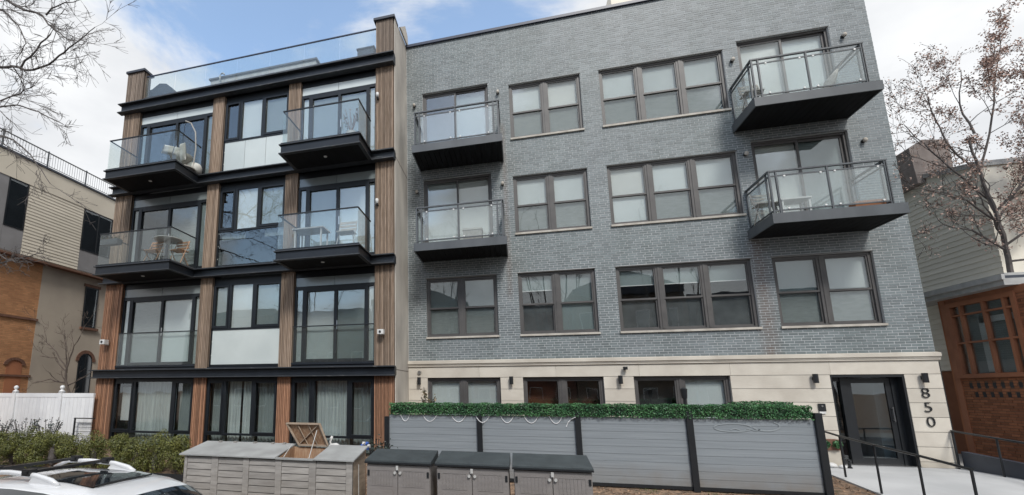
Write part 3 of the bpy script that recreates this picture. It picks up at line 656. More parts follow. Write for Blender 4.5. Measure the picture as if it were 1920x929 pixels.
def dh_window(x0, x1, z0, z1, n, up, low, kind='dh', y=14.07):
    """n double-hung lights between wide mullions"""
    f = MB(); y0, y1 = y, y + .10; fw = .075; mw = .17
    f.frame(x0, x1, z0, z1, y0, y1, fw, .07, .05)
    lw = (x1 - x0 - 2 * fw - (n - 1) * mw) / n; zm = z0 + (z1 - z0) * .485
    for i in range(1, n):
        a = x0 + fw + i * lw + (i - 1) * mw; f.box(a, a + mw, y0 + .003, y1, z0 + .05, z1 - .07); f.box(a + mw * .35, a + mw * .65, y0 - .012, y0 + .003, z0 + .05, z1 - .07)
    W = part('window', f, 'win_brown', RB)
    for i in range(n):
        a = x0 + fw + i * (lw + mw); b = a + lw
        if kind == 'dh':
            s = MB(); s.frame(a, b, zm - .02, z1 - .07, y0 + .02, y0 + .06, .035, .035, .05); part('upper_sash', s, 'win_brown', W)
            s = MB(); s.frame(a, b, z0 + .05, zm - .02, y0 + .045, y0 + .085, .035, .01, .055); part('lower_sash', s, 'win_brown', W)
            pane(a + .035, b - .035, zm + .03, z1 - .105, y0 + .04, 'glass', W); pane(a + .035, b - .035, z0 + .105, zm - .03, y0 + .065, 'glass', W)
            mu, ml = up[i], low[i]
            zz = zm
            if mu == 'half':   # blind half way, room below
                backing(a + .02, b - .02, zm + .42, z1 - .1, y0 + .12, 'blind_dim', W); backing(a + .02, b - .02, zm, zm + .42, y0 + .6, 'room', W, 'interior'); part('blind_rail', B(a + .03, b - .03, y0 + .11, y0 + .13, zm + .40, zm + .425), 'white', W)
            elif mu == 'room': backing(a + .02, b - .02, zm, z1 - .1, y0 + .6, mu, W, 'interior')
            else:
                backing(a + .02, b - .02, zm, z1 - .1, y0 + .12, mu, W, 'blind'); part('blind_hem', B(a + .03, b - .03, y0 + .112, y0 + .12, zm + .05, zm + .07), 'blind_dim', W)
            backing(a + .02, b - .02, z0 + .08, zm - .001, y0 + .115 if ml != 'room' else y0 + .6, ml, W, 'screen' if ml != 'room' else 'interior')
        else:
            s = MB(); s.frame(a, b, z0 + .05, z1 - .07, y0 + .02, y0 + .06, .04); part('sash', s, 'win_brown', W)
            pane(a + .04, b - .04, z0 + .09, z1 - .11, y0 + .04, 'glass', W); mm = up[i]; backing(a + .02, b - .02, z0 + .05, z1 - .08, y0 + .13 if not mm.startswith('room') else y0 + .45, mm, W, 'blind' if not mm.startswith('room') else 'interior')
    return W
def sillp(x0, x1, z0): part('window_sill', B(x0 - .015, x1 + .015, 13.945, 14.07, z0 - .055, z0), 'sill', RB)
def slider(x0, x1, z0, z1, ml, mr_, y=14.08):
    f = MB(); f.frame(x0, x1, z0, z1, y, y + .12, .06); m_ = (x0 + x1) / 2; W = part('balcony_door', f, 'win_brown', RB)
    for a, b, yy, mm in ((x0 + .06, m_ + .03, y + .02, ml), (m_ - .03, x1 - .06, y + .06, mr_)):
        s = MB(); s.frame(a, b, z0 + .06, z1 - .06, yy, yy + .035, .055, .06, .08); part('sliding_panel', s, 'win_brown', W)
        pane(a + .05, b - .05, z0 + .13, z1 - .11, yy + .015, 'glass', W); backing(a + .03, b - .03, z0 + .08, z1 - .08, y + .15 if mm != 'room' else y + .7, mm, W, 'blind' if mm != 'room' else 'interior')
slider(*openings[0], 'room', 'blind_dim'); slider(*openings[4], 'blind', 'blind_warm'); slider(*openings[3], 'blind_warm', 'blind'); slider(*openings[7], 'blind_warm', 'blind_dim')
D = dict
dh_window(*openings[1], 2, ('blind', 'blind_warm'), ('screen', 'screen'))
dh_window(*openings[2], 3, ('blind', 'blind', 'blind'), ('screen', 'screen', 'screen'))
dh_window(*openings[5], 2, ('blind', 'blind'), ('screen', 'screen'))
dh_window(*openings[6], 3, ('blind_warm', 'blind', 'blind'), ('blind', 'screen', 'screen'))
dh_window(*openings[8], 2, ('blind_dim', 'blind_dim'), ('screen', 'screen'))
dh_window(*openings[9], 2, ('half', 'blind_dim'), ('screen_dark', 'blind_dim'))
dh_window(*openings[10], 3, ('half', 'half', 'half'), ('screen_dark', 'screen_dark', 'screen_dark'))
dh_window(*openings[11], 2, ('blind_dim', 'blind'), ('screen', 'screen'))
for o_ in openings:
    if o_[2] in (9.46, 6.38, 3.33): sillp(o_[0], o_[1], o_[2])
for o_ in openings:   # thin steel lintel over every opening
    part('lintel', B(o_[0] - .02, o_[1] + .02, 13.988, 14.06, o_[3] + .001, o_[3] + .014), 'win_brown', RB)
dh_window(*base_open[0], 2, ('blind', 'blind'), None, 'fixed'); dh_window(*base_open[1], 2, ('room_warm', 'room_warm'), None, 'fixed'); dh_window(*base_open[2], 2, ('room', 'blind'), None, 'fixed')
# entrance: recessed black door and sidelight
ef = MB(); dy = 14.20
for (a, b) in ((7.31, 7.35), (8.72, 8.76)): ef.box(a, b, 13.99, dy + .1, 0, 2.11)
ef.box(7.35, 8.72, 13.99, dy + .1, 2.05, 2.11); ef.box(7.35, 7.44, dy, dy + .1, 0, 2.05); ef.box(7.60, 7.72, dy - .02, dy + .1, 0, 2.05); ef.box(8.60, 8.72, dy - .02, dy + .1, 0, 2.05); ef.box(7.44, 7.60, dy, dy + .1, 0, .10)
ef.box(7.44, 7.60, dy, dy + .1, 1.95, 2.05)
EN = part('entrance', ef, 'black', RB)
pane(7.44, 7.60, .1, 1.95, dy + .05, 'glass_dark', EN)
dr = MB(); dr.frame(7.725, 8.595, .015, 2.03, dy, dy + .05, .10, .12, .14); dd_ = part('door', dr, 'black', RB); dd_['label'] = 'black framed glass entrance door'
pane(7.825, 8.495, .155, 1.91, dy + .02, 'glass_dark', dd_)
hd = MB(); hd.tube([(8.545, dy - .05, 1.0), (8.545, dy - .05, 1.35)], .012); hd.box(8.53, 8.56, dy - .05, dy, 1.03, 1.05); hd.box(8.53, 8.56, dy - .05, dy, 1.30, 1.32); part('door_handle', hd, 'chrome', dd_)
lob = MB(); lob.box(7.3, 8.8, 15.4, 15.45, 0, 2.3); part('lobby_wall', lob, 'trim_brown', RB); part('lobby_panel', B(8.42, 8.75, 14.5, 15.38, 0, 2.1), 'blind', RB)
for i in range(3): part('mailbox', B(7.42, 7.62, 14.42, 14.5, .85 + i * .2, 1.02 + i * .2), 'chrome', RB)
part('threshold', B(7.31, 8.76, 13.93, 14.3, .002, .018), 'chrome', RB)
part('downpipe', MB().box(RX1 + .012, RX1 + .08, 14.06, 14.14, 0, 2.40), 'black', RB)
# balconies of the brick building
def rbalcony(x0, x1, zb, zt, yf, post_x, ymode):
    s = MB(); s.box(x0, x1, yf, yf + .03, zb, zt); s.box(x0, x0 + .03, yf + .03, 13.99, zb, zt); s.box(x1 - .03, x1, yf + .03, 13.99, zb, zt); s.box(x0 + .03, x1 - .03, yf + .03, 13.99, zt - .05, zt - .001)
    b = part('balcony', s, 'balc_grey', RB)
    n = int((x1 - x0 - .06) / .15); p = (x1 - x0 - .06) / n
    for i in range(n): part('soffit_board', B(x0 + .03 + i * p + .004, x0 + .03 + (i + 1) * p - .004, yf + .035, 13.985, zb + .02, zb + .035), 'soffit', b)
    zr = zt + 1.07; i = .08; xa, xb, ya = x0 + i, x1 - i - (.0 if x1 < 3 else .14), yf + i
    rl = MB(); rl.box(xa - .03, xb + .03, ya - .03, ya + .03, zr, zr + .035); rl.box(xa - .03, xa + .03, ya + .03, 13.98, zr, zr + .035); rl.box(xb - .03, xb + .03, ya + .03, 13.98, zr, zr + .035); part('handrail', rl, 'balc_grey', b)
    sr = MB()
    for z in (zr - .12, zt + .07): sr.box(xa, xb, ya - .014, ya + .014, z, z + .03); sr.box(xa - .014, xa + .014, ya + .014, 13.98, z, z + .03); sr.box(xb - .014, xb + .014, ya + .014, 13.98, z, z + .03)
    part('rail', sr, 'balc_grey', b)
    ps = MB()
    for px in [xa, xa + .14] + post_x + [xb - .02, xb - .14 if x1 < 3 else xb]:
        part('post', B(px - .018, px + .018, ya - .022, ya + .022, zt, zr), 'balc_grey', b)
    for px in (xa, xb): part('post', B(px - .018, px + .018, 13.93, 13.97, zt, zr), 'balc_grey', b); part('post', B(px - .018, px + .018, ya + .14, ya + .176, zt, zr), 'balc_grey', b)
    xs = [xa + .16] + post_x + [xb - (.16 if x1 < 3 else .02)]
    for a, c in zip(xs[:-1], xs[1:]):
        part('glass_panel', B(a + .025, c - .025, ya - .008, ya + .004, zt + .085, zr - .10), 'glass_rail2', b)
        for cx in (a + .14, c - .14):
            for cz in (zt + .12, zr - .13): part('glass_clip', MB().lathe([(.022, -.022), (.022, .0)], (cx, ya - .008, cz), 8, axis='y'), 'white', b)
    for xq in (xa, xb): part('glass_panel', B(xq - .005, xq + .007, ya + .2, 13.9, zt + .085, zr - .10), 'glass_rail2', b)
    return b
rbalcony(-2.76, -.13, 8.72, 8.95, 12.7, [-1.46], 0); rbalcony(-2.73, -.13, 5.67, 5.90, 12.7, [-1.43], 0)
rbalcony(6.01, 8.61, 8.72, 8.95, 12.7, [7.25], 0); rbalcony(6.03, 8.62, 5.65, 5.90, 12.7, [7.28], 0)
# roof bulkhead
bh = MB(); bh.box(3.9, 7.2, 16.6, 20, 13.2, 16.3); solo('roof_bulkhead', bh, 'siding2', 'small beige roof hut just showing above the brick parapet', 'roof hut')
# numbers
def text_mesh(ch, size, loc, m, parent):
    cu = bpy.data.curves.new('t', 'FONT'); cu.body = ch; cu.size = size; cu.extrude = .012; cu.offset = -.006; cu.align_x = 'CENTER'
    to = bpy.data.objects.new('t', cu); C.objects.link(to); bpy.context.view_layer.update()
    me = bpy.data.meshes.new_from_object(to.evaluated_get(bpy.context.evaluated_depsgraph_get())); bpy.data.objects.remove(to)
    me.transform(Matrix.Translation(Vector(loc) - Vector(parent['_o'])) @ Matrix.Rotation(R(90), 4, 'X') @ Matrix.Diagonal((1.1, 1, 1, 1)))
    me.materials.clear(); me.materials.append(M[m]); o = bpy.data.objects.new('house_number', me); C.objects.link(o); o.parent = parent; o['label'] = 'black house number ' + ch; return o
for ch, z in (('8', 1.565), ('5', 1.245), ('0', .915)): text_mesh(ch, .33, (9.08, 13.955, z), 'black', RB)

# ------------------------------------------------------------------ lamps, cameras on the walls
def sconce(x, lab):
    t = thing('wall_lamp', lab, 'wall lamp', (x, 13.97, 1.93), 'black sconces on the stone base')
    part('back_plate', B(x - .03, x + .03, 13.945, 13.97, 1.98, 2.06), 'black', t)
    part('shade', MB().lathe([(.055, 0), (.055, .22)], (x, 13.88, 1.91), 12), 'black', t, smooth=False); part('bracket', B(x - .015, x + .015, 13.9, 13.95, 2.0, 2.04), 'black', t)
for x, l in ((-2.86, 'black cylinder sconce at the far left end of the stone base, above the reddish shrub'), (-.20, 'black cylinder sconce between the pale blind window and the orange lit window'),
             (2.63, 'black cylinder sconce left of the window with one pale blind'), (6.97, 'black cylinder sconce just left of the entrance door'), (9.08, 'black cylinder sconce right above the house number 850')): sconce(x, l)
def dome_light(x, z, lab, grp='small round lights beside balcony doors'):
    t = thing('wall_light', lab, 'wall light', (x, 13.97, z), grp)
    part('base', MB().lathe([(.05, -.02), (.05, .02)], (x, 13.97, z), 10, axis='y'), 'black', t); part('globe', MB().lathe([(.02, -.06), (.045, -.03), (.05, .01), (.03, .05)], (x, 13.90, z), 10), 'sill', t, smooth=True)
for x, z, l in ((-2.93, 11.08, 'round light left of the upper small balcony'), (-.22, 11.08, 'round light right of the upper small balcony'), (-2.87, 8.02, 'round light left of the lower small balcony'), (-.20, 7.98, 'round light right of the lower small balcony'),
                (6.22, 10.9, 'round light left of the top big balcony door'), (8.82, 11.1, 'round light right of the top big balcony door'), (6.22, 8.05, 'round light left of the lower big balcony door'), (8.83, 8.05, 'round light right of the lower big balcony door')): dome_light(x, z, l + ' on grey brick')
def cctv(x, y, z, lab, m='white', s=1.0):
    t = thing('security_camera', lab, 'camera', (x, y, z))
    part('mount', B(x - .03 * s, x + .03 * s, y - .05 * s, y, z - .03 * s, z + .03 * s), m, t)
    part('camera_body', B(x - .06 * s, x + .07 * s, y - .16 * s, y - .05 * s, z - .02 * s, z + .08 * s), m, t)
    part('lens', MB().lathe([(.025 * s, -.02), (.025 * s, 0)], (x, y - .16 * s, z + .03 * s), 8, axis='y'), 'black', t)
cctv(-12.95, 12.39, 3.25, 'white security camera on the leftmost timber column', s=1.5); cctv(-3.58, 12.39, 3.28, 'white security camera on the timber column beside the concrete wall', s=1.3)
cctv(2.76, 13.95, 2.30, 'tiny dark dome camera on the frieze left of the half blinded window', 'black', .8)
for z, l in ((10.55, 'upper'), (7.15, 'lower')):
    t = thing('wall_light', f'{l} small white spotlight on the timber column beside the concrete wall', 'wall light', (-3.72, 12.37, z), 'spotlights on the right timber column')
    part('spot', MB().lathe([(.045, -.08), (.05, .05), (.02, .08)], (-3.72, 12.31, z), 10), 'white', t, smooth=True); part('bracket', B(-3.75, -3.69, 12.32, 12.39, z - .12, z - .08), 'black', t)
t = thing('intercom', 'small dark intercom with a white label beside the entrance door', 'intercom', (7.05, 13.97, 1.2))
part('box', B(6.975, 7.11, 13.93, 13.97, 1.24, 1.42), 'black', t); part('label_plate', B(6.98, 7.105, 13.94, 13.97, 1.18, 1.235), 'white', t); part('camera_eye', MB().lathe([(.02, -.01), (.02, 0)], (7.04, 13.93, 1.36), 8, axis='y'), 'chrome', t)
solo('vent_cap', MB().lathe([(.05, -.05), (.07, 0)], (-2.86, 13.97, 2.27), 12, axis='y'), 'chrome', 'small round vent cap on the frieze above the leftmost sconce', 'vent')
# strings of bulbs down the timber columns
for x, z0, z1, l in ((-9.075, 5.75, 8.3, 'string of tiny bulbs along the third storey window beside the second timber column'), (-9.075, 9.0, 11.3, 'string of tiny bulbs along the top storey window beside the second timber column'),
                     (-12.53, .5, 2.05, 'string of tiny bulbs at garden level beside the leftmost timber column'), (-9.075, .3, 2.05, 'string of tiny bulbs at garden level beside the second timber column'), (-9.075, 2.7, 5.1, 'string of tiny bulbs along the second storey window beside the second timber column')):
    t = thing('string_lights', l, 'string lights', (x, 12.5, z0), 'bulb strings on the timber columns')
    part('cord', MB().tube([(x, 12.52, z0), (x + .01, 12.52, z1)], .005, 4), 'black', t)
    for z in np.arange(z0 + .1, z1, .42): part('bulb', MB().lathe([(.005, -.02), (.014, -.008), (.012, .012), (.004, .02)], (x, 12.49, float(z)), 6), 'bulb', t)

# ================================================================== front fence with plastic hedge
FE = thing('garden_fence', 'grey composite board fence with black posts in front of the brick building', 'fence', (1.2, 10.8, -.15))
posts = [(-2.98, 1.14), (-.87, 1.25), (1.15, 1.29), (3.21, 1.33), (5.33, 1.31)]
for x, z in posts: 
    part('post', B(x - .055, x + .055, 10.70, 10.86, -.25, z), 'black', FE)
for (a, _), (b, _) in zip(posts[:-1], posts[1:]):
    z = -.11
    for i in range(9):
        h = .145; part('board', B(a + .056, b - .056, 10.765 + random.uniform(-.003, .003), 10.80, z + .002, z + h - .002), 'fence', FE); z += h
    part('bottom_rail', B(a + .056, b - .056, 10.74, 10.82, -.17, -.112), 'black', FE)
    part('board_backing', B(a + .056, b - .056, 10.802, 10.82, -.11, 1.19), 'panel_dark', FE)
def hedge_run(x0, x1, z0, z1, y0, y1, n, lab):
    t = thing('hedge_topper', lab, 'artificial hedge', ((x0 + x1) / 2, (y0 + y1) / 2, z0))
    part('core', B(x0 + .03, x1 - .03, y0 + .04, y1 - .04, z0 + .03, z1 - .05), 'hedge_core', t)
    U = rng.uniform(0, 1, (n, 3)); side = rng.integers(0, 4, n)
    U[side == 0, 1] = rng.uniform(-.0, .22, (side == 0).sum()); U[side == 1, 1] = rng.uniform(-.0, .22, (side == 1).sum()); U[side == 2, 2] = rng.uniform(.8, 1.03, (side == 2).sum()); U[side == 3, 1] = rng.uniform(.8, 1, (side == 3).sum())
    P = np.stack([x0 + U[:, 0] * (x1 - x0), y0 + U[:, 1] * (y1 - y0), z0 + U[:, 2] * (z1 - z0)], 1); P[:, 2] += (.008 * np.sin(P[:, 0] * 7) + .006 * np.sin(P[:, 0] * 23)) * (U[:, 2] > .5)
    part('leaves', leafmesh(P, .0175, rng, nor=np.where((side == 2)[:, None], [0, 0, 1.], [0, -1., 0]), jit=.75), 'hedge', t, kind='stuff')
hedge_run(-2.92, 5.24, 1.185, 1.45, 10.68, 10.92, 24000, 'long strip of dense green plastic hedge along the top of the grey fence')
hedge_run(4.2, 5.25, 1.15, 1.50, 11.3, 11.55, 3500, 'short raised piece of green plastic hedge behind the right end of the fence')
GL = thing('string_garland', 'white scalloped string hanging under the hedge on the two left fence panels', 'garland', (-.8, 10.75, 1.19))
for x, wdt in ((-2.55, .22), (-1.98, .33), (-1.33, .33), (-.80, .3), (-.28, .28), (.22, .3), (.72, .26)):
    part('scallop', MB().tube([(x + wdt * (s / 8 - .5), 10.755 if abs(x + wdt * (s / 8 - .5) + .87) > .07 else 10.69, 1.19 - .15 * (1 - (s / 4 - 1) ** 2)) for s in range(9)], .009, 5), 'garland', GL)
part('loose_end', MB().tube([(.92, 10.755, .98), (.96, 10.755, 1.07), (1.02, 10.755, 1.13), (1.1, 10.69, 1.18)], .012, 5), 'garland', GL)
def ribbon(pts, w_):
    mb = MB(); 
    for (a, b), (c, d) in zip(pts[:-1], pts[1:]):
        l = math.hypot(c - a, d - b) or 1; nx, nz = -(d - b) / l * w_, (c - a) / l * w_
        mb.add([(a - nx, 10.757, b - nz), (c - nx, 10.757, d - nz), (c + nx, 10.757, d + nz), (a + nx, 10.757, b + nz)], [(0, 1, 2, 3)])
    return mb
q1 = ribbon([(3.95 + .32 * math.cos(t), 1.02 + .075 * math.sin(t)) for t in np.linspace(.3, 5.8, 26)], .010)
q2 = ribbon([(4.5 + .22 * math.cos(t), 1.06 + .09 * math.sin(t)) for t in np.linspace(3.4, 7.2, 20)], .013); q1.add(q2.v, q2.f)
q3 = ribbon([(4.15 + x_ * .25, .985 + .02 * math.sin(x_ * 7)) for x_ in np.linspace(-1, 1, 12)], .008); q1.add(q3.v, q3.f)
solo('reflection_scribble', q1, 'reflection', 'faint pale painted reflection near the top of the right hand fence panel', 'chalk mark')  # thin pale ribbons stand in for reflections on the boards

# ------------------------------------------------------------------ storage sheds
def shed(x0, x1, label):
    t = thing('storage_shed', label, 'storage shed', ((x0 + x1) / 2, 8.3, -.5), 'three resin storage sheds')
    yb, zt = 8.68, .50
    part('cabinet', B(x0 + .02, x1 - .02, 8.03, yb, -.50, zt), 'shed', t)
    m_ = (x0 + x1) / 2
    for a, b, s in ((x0 + .03, m_ - .006, -1), (m_ + .006, x1 - .03, 1)):
        d = part('door', B(a, b, 8.0, 8.03, -.42, zt - .02), 'shed', t)
        q = MB(); n = 3
        px = (b - a - .16)
        q.frame(a + .08, b - .08, .14, .40, 7.993, 8.0, .012)
        for k in range(1, 7): q.box(a + .09 + k * (px - .02) / 7 - .006, a + .09 + k * (px - .02) / 7 + .006, 7.992, 8.0, .16, .38)
        part('ribbed_panel', q, 'shed', d)
        q = MB()
        for z in (-.36, -.12): q.box(a + .08, b - .08, 7.990, 8.0, z, z + .20)
        part('raised_panel', q, 'shed', d)
        part('hinge', B((a + .01) if s < 0 else (b - .045), (a + .045) if s < 0 else (b - .01), 7.985, 8.0, .30, .39), 'black', d)
        part('latch', MB().lathe([(.022, -.03), (.026, 0)], (m_ + s * .045, 7.99, .36), 10, axis='y'), 'fascia', d)
    lid = MB().prism([(7.96, zt + .005), (7.96, zt + .055), (8.70, zt + .16), (8.74, zt + .13), (8.74, zt + .005)], 'x', x0, x1)
    l_ = part('lid', lid, 'shed_lid', t); part('lid_rim', B(x0 - .004, x1 + .004, 7.95, 7.96, zt + .002, zt + .03), 'black', l_)
    part('hasp', B(m_ - .02, m_ + .02, 7.945, 7.952, zt - .09, zt - .02), 'fascia', t)
    return t
shed(-2.60, -1.46, 'leftmost of the three taupe resin sheds, beside the long slatted box')
shed(-1.39, -.20, 'middle one of the three taupe resin sheds with slate lids')
shed(-.16, 1.03, 'rightmost of the three taupe resin sheds, in front of the grey fence')

# ------------------------------------------------------------------ long slatted storage box with an open lid
BX = thing('storage_box', 'long weathered grey slatted storage box with one lid standing open', 'storage box', (-4.5, 8.4, -.5))
x0, x1, yf, yb, zt, zk = -6.24, -2.84, 8.0, 8.75, .50, .66
st = [(-6.24, -6.18), (-5.64, -5.50), (-4.97, -4.85), (-4.31, -4.19), (-3.65, -3.52), (-2.95, -2.84)]
for a, b in st: part('stile', B(a, b, yf - .008, yf + .03, -.5, zt), 'box', BX)
for (a, b), (c, d) in zip(st[:-1], st[1:]):
    z = zt - .012
    for i in range(8):
        h = .118; part('slat', MB().prism([(yf + .006, z), (yf + .018, z), (yf + .018, z - h + .013), (yf - .004 - random.uniform(0, .003), z - h + .013)], 'x', b + .006, c - .006), 'box', BX); z -= h
part('front_backing', B(x0, x1, yf + .032, yf + .05, -.5, zt), 'black_matt', BX)
part('floor_panel', B(x0, x1, yf + .05, yb, -.5, -.46), 'box_in', BX); part('back_panel', B(x0, x1, yb - .02, yb, -.46, zk - .02), 'box_in', BX); part('side_panel', B(x0, x0 + .02, yf + .05, yb - .02, -.46, zt), 'box_in', BX)
z = -.5
for i in range(7):
    zz = z + .142; part('side_board', MB().prism([(yf + .05, z + .003), (yb - .02, z + .003), (yb - .02, min(zz, zt + .10)), (yf + .05, min(zz, zt))], 'x', x1 - .03, x1 - .002), 'box_side', BX); z = zz
part('side_gable', MB().prism([(yf + .03, zt - .003), (yb, zt - .003), (yb, zk - .01)], 'x', x1 - .03, x1 - .002), 'box_side', BX)
part('stay', MB().tube([(x1 + .012, 8.30, .42), (x1 + .012, 8.32, -.12)], .009, 5), 'fascia', BX)
def lid(a, b, lab=None):
    l = part('lid', MB().prism([(yf - .06, zt + .012), (yf - .06, zt + .035), (yb + .03, zk + .035), (yb + .03, zk + .012)], 'x', a, b), 'box_lid', BX, label=lab); return l
l1 = lid(-6.33, -4.30); lid(-3.56, -2.80)
for xx in (-6.0, -5.65, -5.2, -4.8, -4.55): part('hinge', B(xx, xx + .05, yb - .06, yb + .02, zk + .018, zk + .05), 'box', l1)
part('divider', MB().prism([(yf + .05, -.3), (yb - .02, -.3), (yb - .02, zk), (yf + .05, zt)], 'x', -4.32, -4.30), 'box_in', BX); part('divider', MB().prism([(yf + .05, -.3), (yb - .02, -.3), (yb - .02, zk), (yf + .05, zt)], 'x', -3.56, -3.54), 'box_in', BX)
part('front_rail', B(-4.30, -3.56, yf - .05, yf + .03, zt + .002, zt + .03), 'box_lid', BX)
# open lid: leans back and up
ol = MB(); a, b = -4.32, -3.60; zl = zk + .02; yt, zt2 = 8.52, 1.10
ol.add([(a + .12, yb - .03, zl), (b, yb - .03, zl), (b - .10, yt, zt2), (a - .06, yt, zt2), (a + .12, yb + .01, zl + .01), (b, yb + .01, zl + .01), (b - .10, yt + .05, zt2 + .01), (a - .06, yt + .05, zt2 + .01)],
       [(0, 1, 2, 3), (7, 6, 5, 4), (0, 4, 5, 1), (1, 5, 6, 2), (2, 6, 7, 3), (3, 7, 4, 0)])
OL = part('lid', ol, 'box_in', BX, label='open lid standing up with its tan underside showing')
rim = MB()
def bar(p, q, r=.018): rim.tube([p, q], r, 4)
P0, P1, P2, P3 = (a + .12, yb - .05, zl), (b, yb - .05, zl), (b - .10, yt - .02, zt2), (a - .06, yt - .02, zt2)
for p, q in ((P0, P1), (P1, P2), (P2, P3), (P3, P0)): bar(p, q, .024)
for k in (.33, .66):
    bar([P0[i] + (P1[i] - P0[i]) * k for i in range(3)], [P3[i] + (P2[i] - P3[i]) * k for i in range(3)], .012)
bar(P0, P2, .012)
part('lid_rim', rim, 'box_side', OL); part('lid_stay', MB().tube([(-3.72, 8.12, .50), (-3.74, 8.5, .98)], .008, 5), 'fascia', OL)
part('lid_stay', MB().tube([(-4.22, 8.12, .52), (-4.24, 8.5, .72)], .008, 5), 'fascia', OL)

# ornaments behind the box
t = thing('bird_ornament', 'white pelican ornament standing behind the right end of the slatted box', 'ornament', (-3.75, 9.4, 0))
bd = MB(); 
bd.tube([(-3.87, 9.4, .56), (-3.80, 9.4, .585), (-3.70, 9.4, .59), (-3.60, 9.4, .56), (-3.55, 9.4, .54)], [.02, .065, .075, .045, .01], 8)
bd.tube([(-3.80, 9.4, .60), (-3.83, 9.4, .68), (-3.80, 9.4, .74), (-3.79, 9.4, .79)], [.03, .02, .022, .026], 6); bd.tube([(-3.79, 9.4, .79), (-3.83, 9.4, .75), (-3.85, 9.4, .68)], [.02, .014, .004], 5)
part('bird_body', bd, 'white', t, smooth=True); part('stake', MB().tube([(-3.7, 9.4, -.3), (-3.7, 9.4, .54)], .012, 5), 'black', t)
t = thing('garden_ornament', 'blue and white pinwheel ornament near the timber column behind the slatted box', 'ornament', (-3.05, 9.4, 0))
for i, th in enumerate(np.linspace(0, 5.2, 6)):
    cx, cz = -3.06 + .07 * math.cos(th), .62 + .055 * math.sin(th); part('petal', MB().add([(cx - .035, 9.38, cz - .02), (cx + .03, 9.42, cz - .035), (cx + .04, 9.39, cz + .03), (cx - .03, 9.41, cz + .035)], [(0, 1, 2, 3)]), 'blue' if i % 2 else 'white', t)
part('stake', MB().tube([(-3.06, 9.42, -.3), (-3.06, 9.42, .62)], .01, 5), 'black', t)

# ------------------------------------------------------------------ vinyl fence, iron rail at left
VF = thing('vinyl_fence', 'white vinyl privacy fence with ball capped posts left of the timber building', 'fence', (-15, 12.2, 0))
for x in (-20.3, -18.35, -16.39, -14.40):
    p = part('post', B(x - .065, x + .065, 12.135, 12.265, -.05, 1.70), 'vinyl', VF)
    part('post_cap', MB().lathe([(.09, 0), (.09, .03), (.045, .06), (.035, .08), (.07, .12), (.075, .15), (.055, .19), (.02, .215)], (x, 12.2, 1.70), 12), 'vinyl', p, smooth=True)
for a, b in ((-22.2, -20.37), (-20.23, -18.42), (-18.28, -16.46), (-16.32, -14.47), (-14.33, -13.06)):
    q = part('fence_panel', B(a, b, 12.185, 12.215, .12, 1.53), 'vinyl', VF); part('top_rail', B(a, b, 12.165, 12.235, 1.53, 1.66), 'vinyl', q); part('bottom_rail', B(a, b, 12.165, 12.235, .02, .12), 'vinyl', q)
    n = int((b - a) / .15); p_ = (b - a) / n
    for i in range(n): part('plank', B(a + i * p_ + .004, a + (i + 1) * p_ - .004, 12.176, 12.186, .12, 1.53), 'vinyl', q)
IR = thing('iron_railing', 'short black iron railing in front of the white vinyl fence', 'railing', (-13.2, 12.0, 0))
part('post', B(-13.53, -13.49, 11.98, 12.02, -.05, .87), 'black', IR); part('top_rail', B(-13.53, -12.75, 11.97, 12.03, .87, .90), 'black', IR)
for i in range(6): part('bar', B(-13.49, -12.75, 11.993, 12.007, .74 - i * .13, .752 - i * .13), 'black', IR)

# ================================================================== left neighbour
LN = thing('neighbour_house', 'beige clapboard house over tan stucco and orange brick beyond the white fence', 'house', (-20, 17, 0))
XU, XL = -18.5, -18.8
part('upper_wall', B(-27, XU - .03, 9, 24, 6.95, 10.82), 'siding', LN)
part('fascia_board', B(XU - .03, XU + .02, 9, 24, 9.86, 10.82), 'siding', LN); part('roof_edge', B(XU - .06, XU + .07, 9, 24.02, 10.82, 10.90), 'panel_dark', LN)
z = 7.0; 
while z < 9.84:
    part('clapboard', MB().add([(XU - .03, 13.23, z), (XU + .008, 13.23, z), (XU - .008, 13.23, z + .128), (XU - .03, 15.70, z), (XU + .008, 15.70, z), (XU - .008, 15.70, z + .128), (XU - .03, 13.23, z + .128), (XU - .03, 15.70, z + .128)],
         [(0, 1, 2, 6), (3, 7, 5, 4), (1, 4, 5, 2), (0, 3, 4, 1), (6, 2, 5, 7)]), 'siding', LN); z += .13
for y0, y1 in ((9, 12.44), (12.44, 13.23), (15.70, 17.3)):
    part('grey_panel', B(XU - .028, XU - .005, y0 + .005, y1 - .005, 7.0, 7.93), 'grey_panel', LN)
part('grey_panel', B(XU - .028, XU - .004, 9, 12.44, 7.93, 9.86), 'grey_panel', LN)
part('grey_panel', B(XU - .028, XU - .005, 17.31, 24, 7.0, 9.86), 'grey_panel', LN)
def side_window(y0, y1, z0, z1, X, par, m_fr='frame_black', nm=1, gl='glass_dark'):
    f = MB(); 
    for (a, b) in ((y0, y0 + .05), (y1 - .05, y1)): f.box(X - .02, X + .012, a, b, z0, z1)
    f.box(X - .02, X + .012, y0 + .05, y1 - .05, z1 - .05, z1); f.box(X - .02, X + .012, y0 + .05, y1 - .05, z0, z0 + .05)
    for k in range(1, nm): yy = y0 + (y1 - y0) * k / nm; f.box(X - .02, X + .011, yy - .025, yy + .025, z0 + .05, z1 - .05)
    W = part('window', f, m_fr, par)
    for k in range(nm):
        a, b = y0 + (y1 - y0) * k / nm + .03, y0 + (y1 - y0) * (k + 1) / nm - .03
        part('glass_pane', B(X - .012, X - .004, a, b, z0 + .05, z1 - .05), gl, W); part('interior', B(X - .027, X - .015, a, b, z0 + .05, z1 - .05), 'room', W)
    return W
side_window(12.44, 13.20, 7.93, 9.86, XU, LN); side_window(15.72, 17.28, 7.93, 9.86, XU, LN, nm=2)
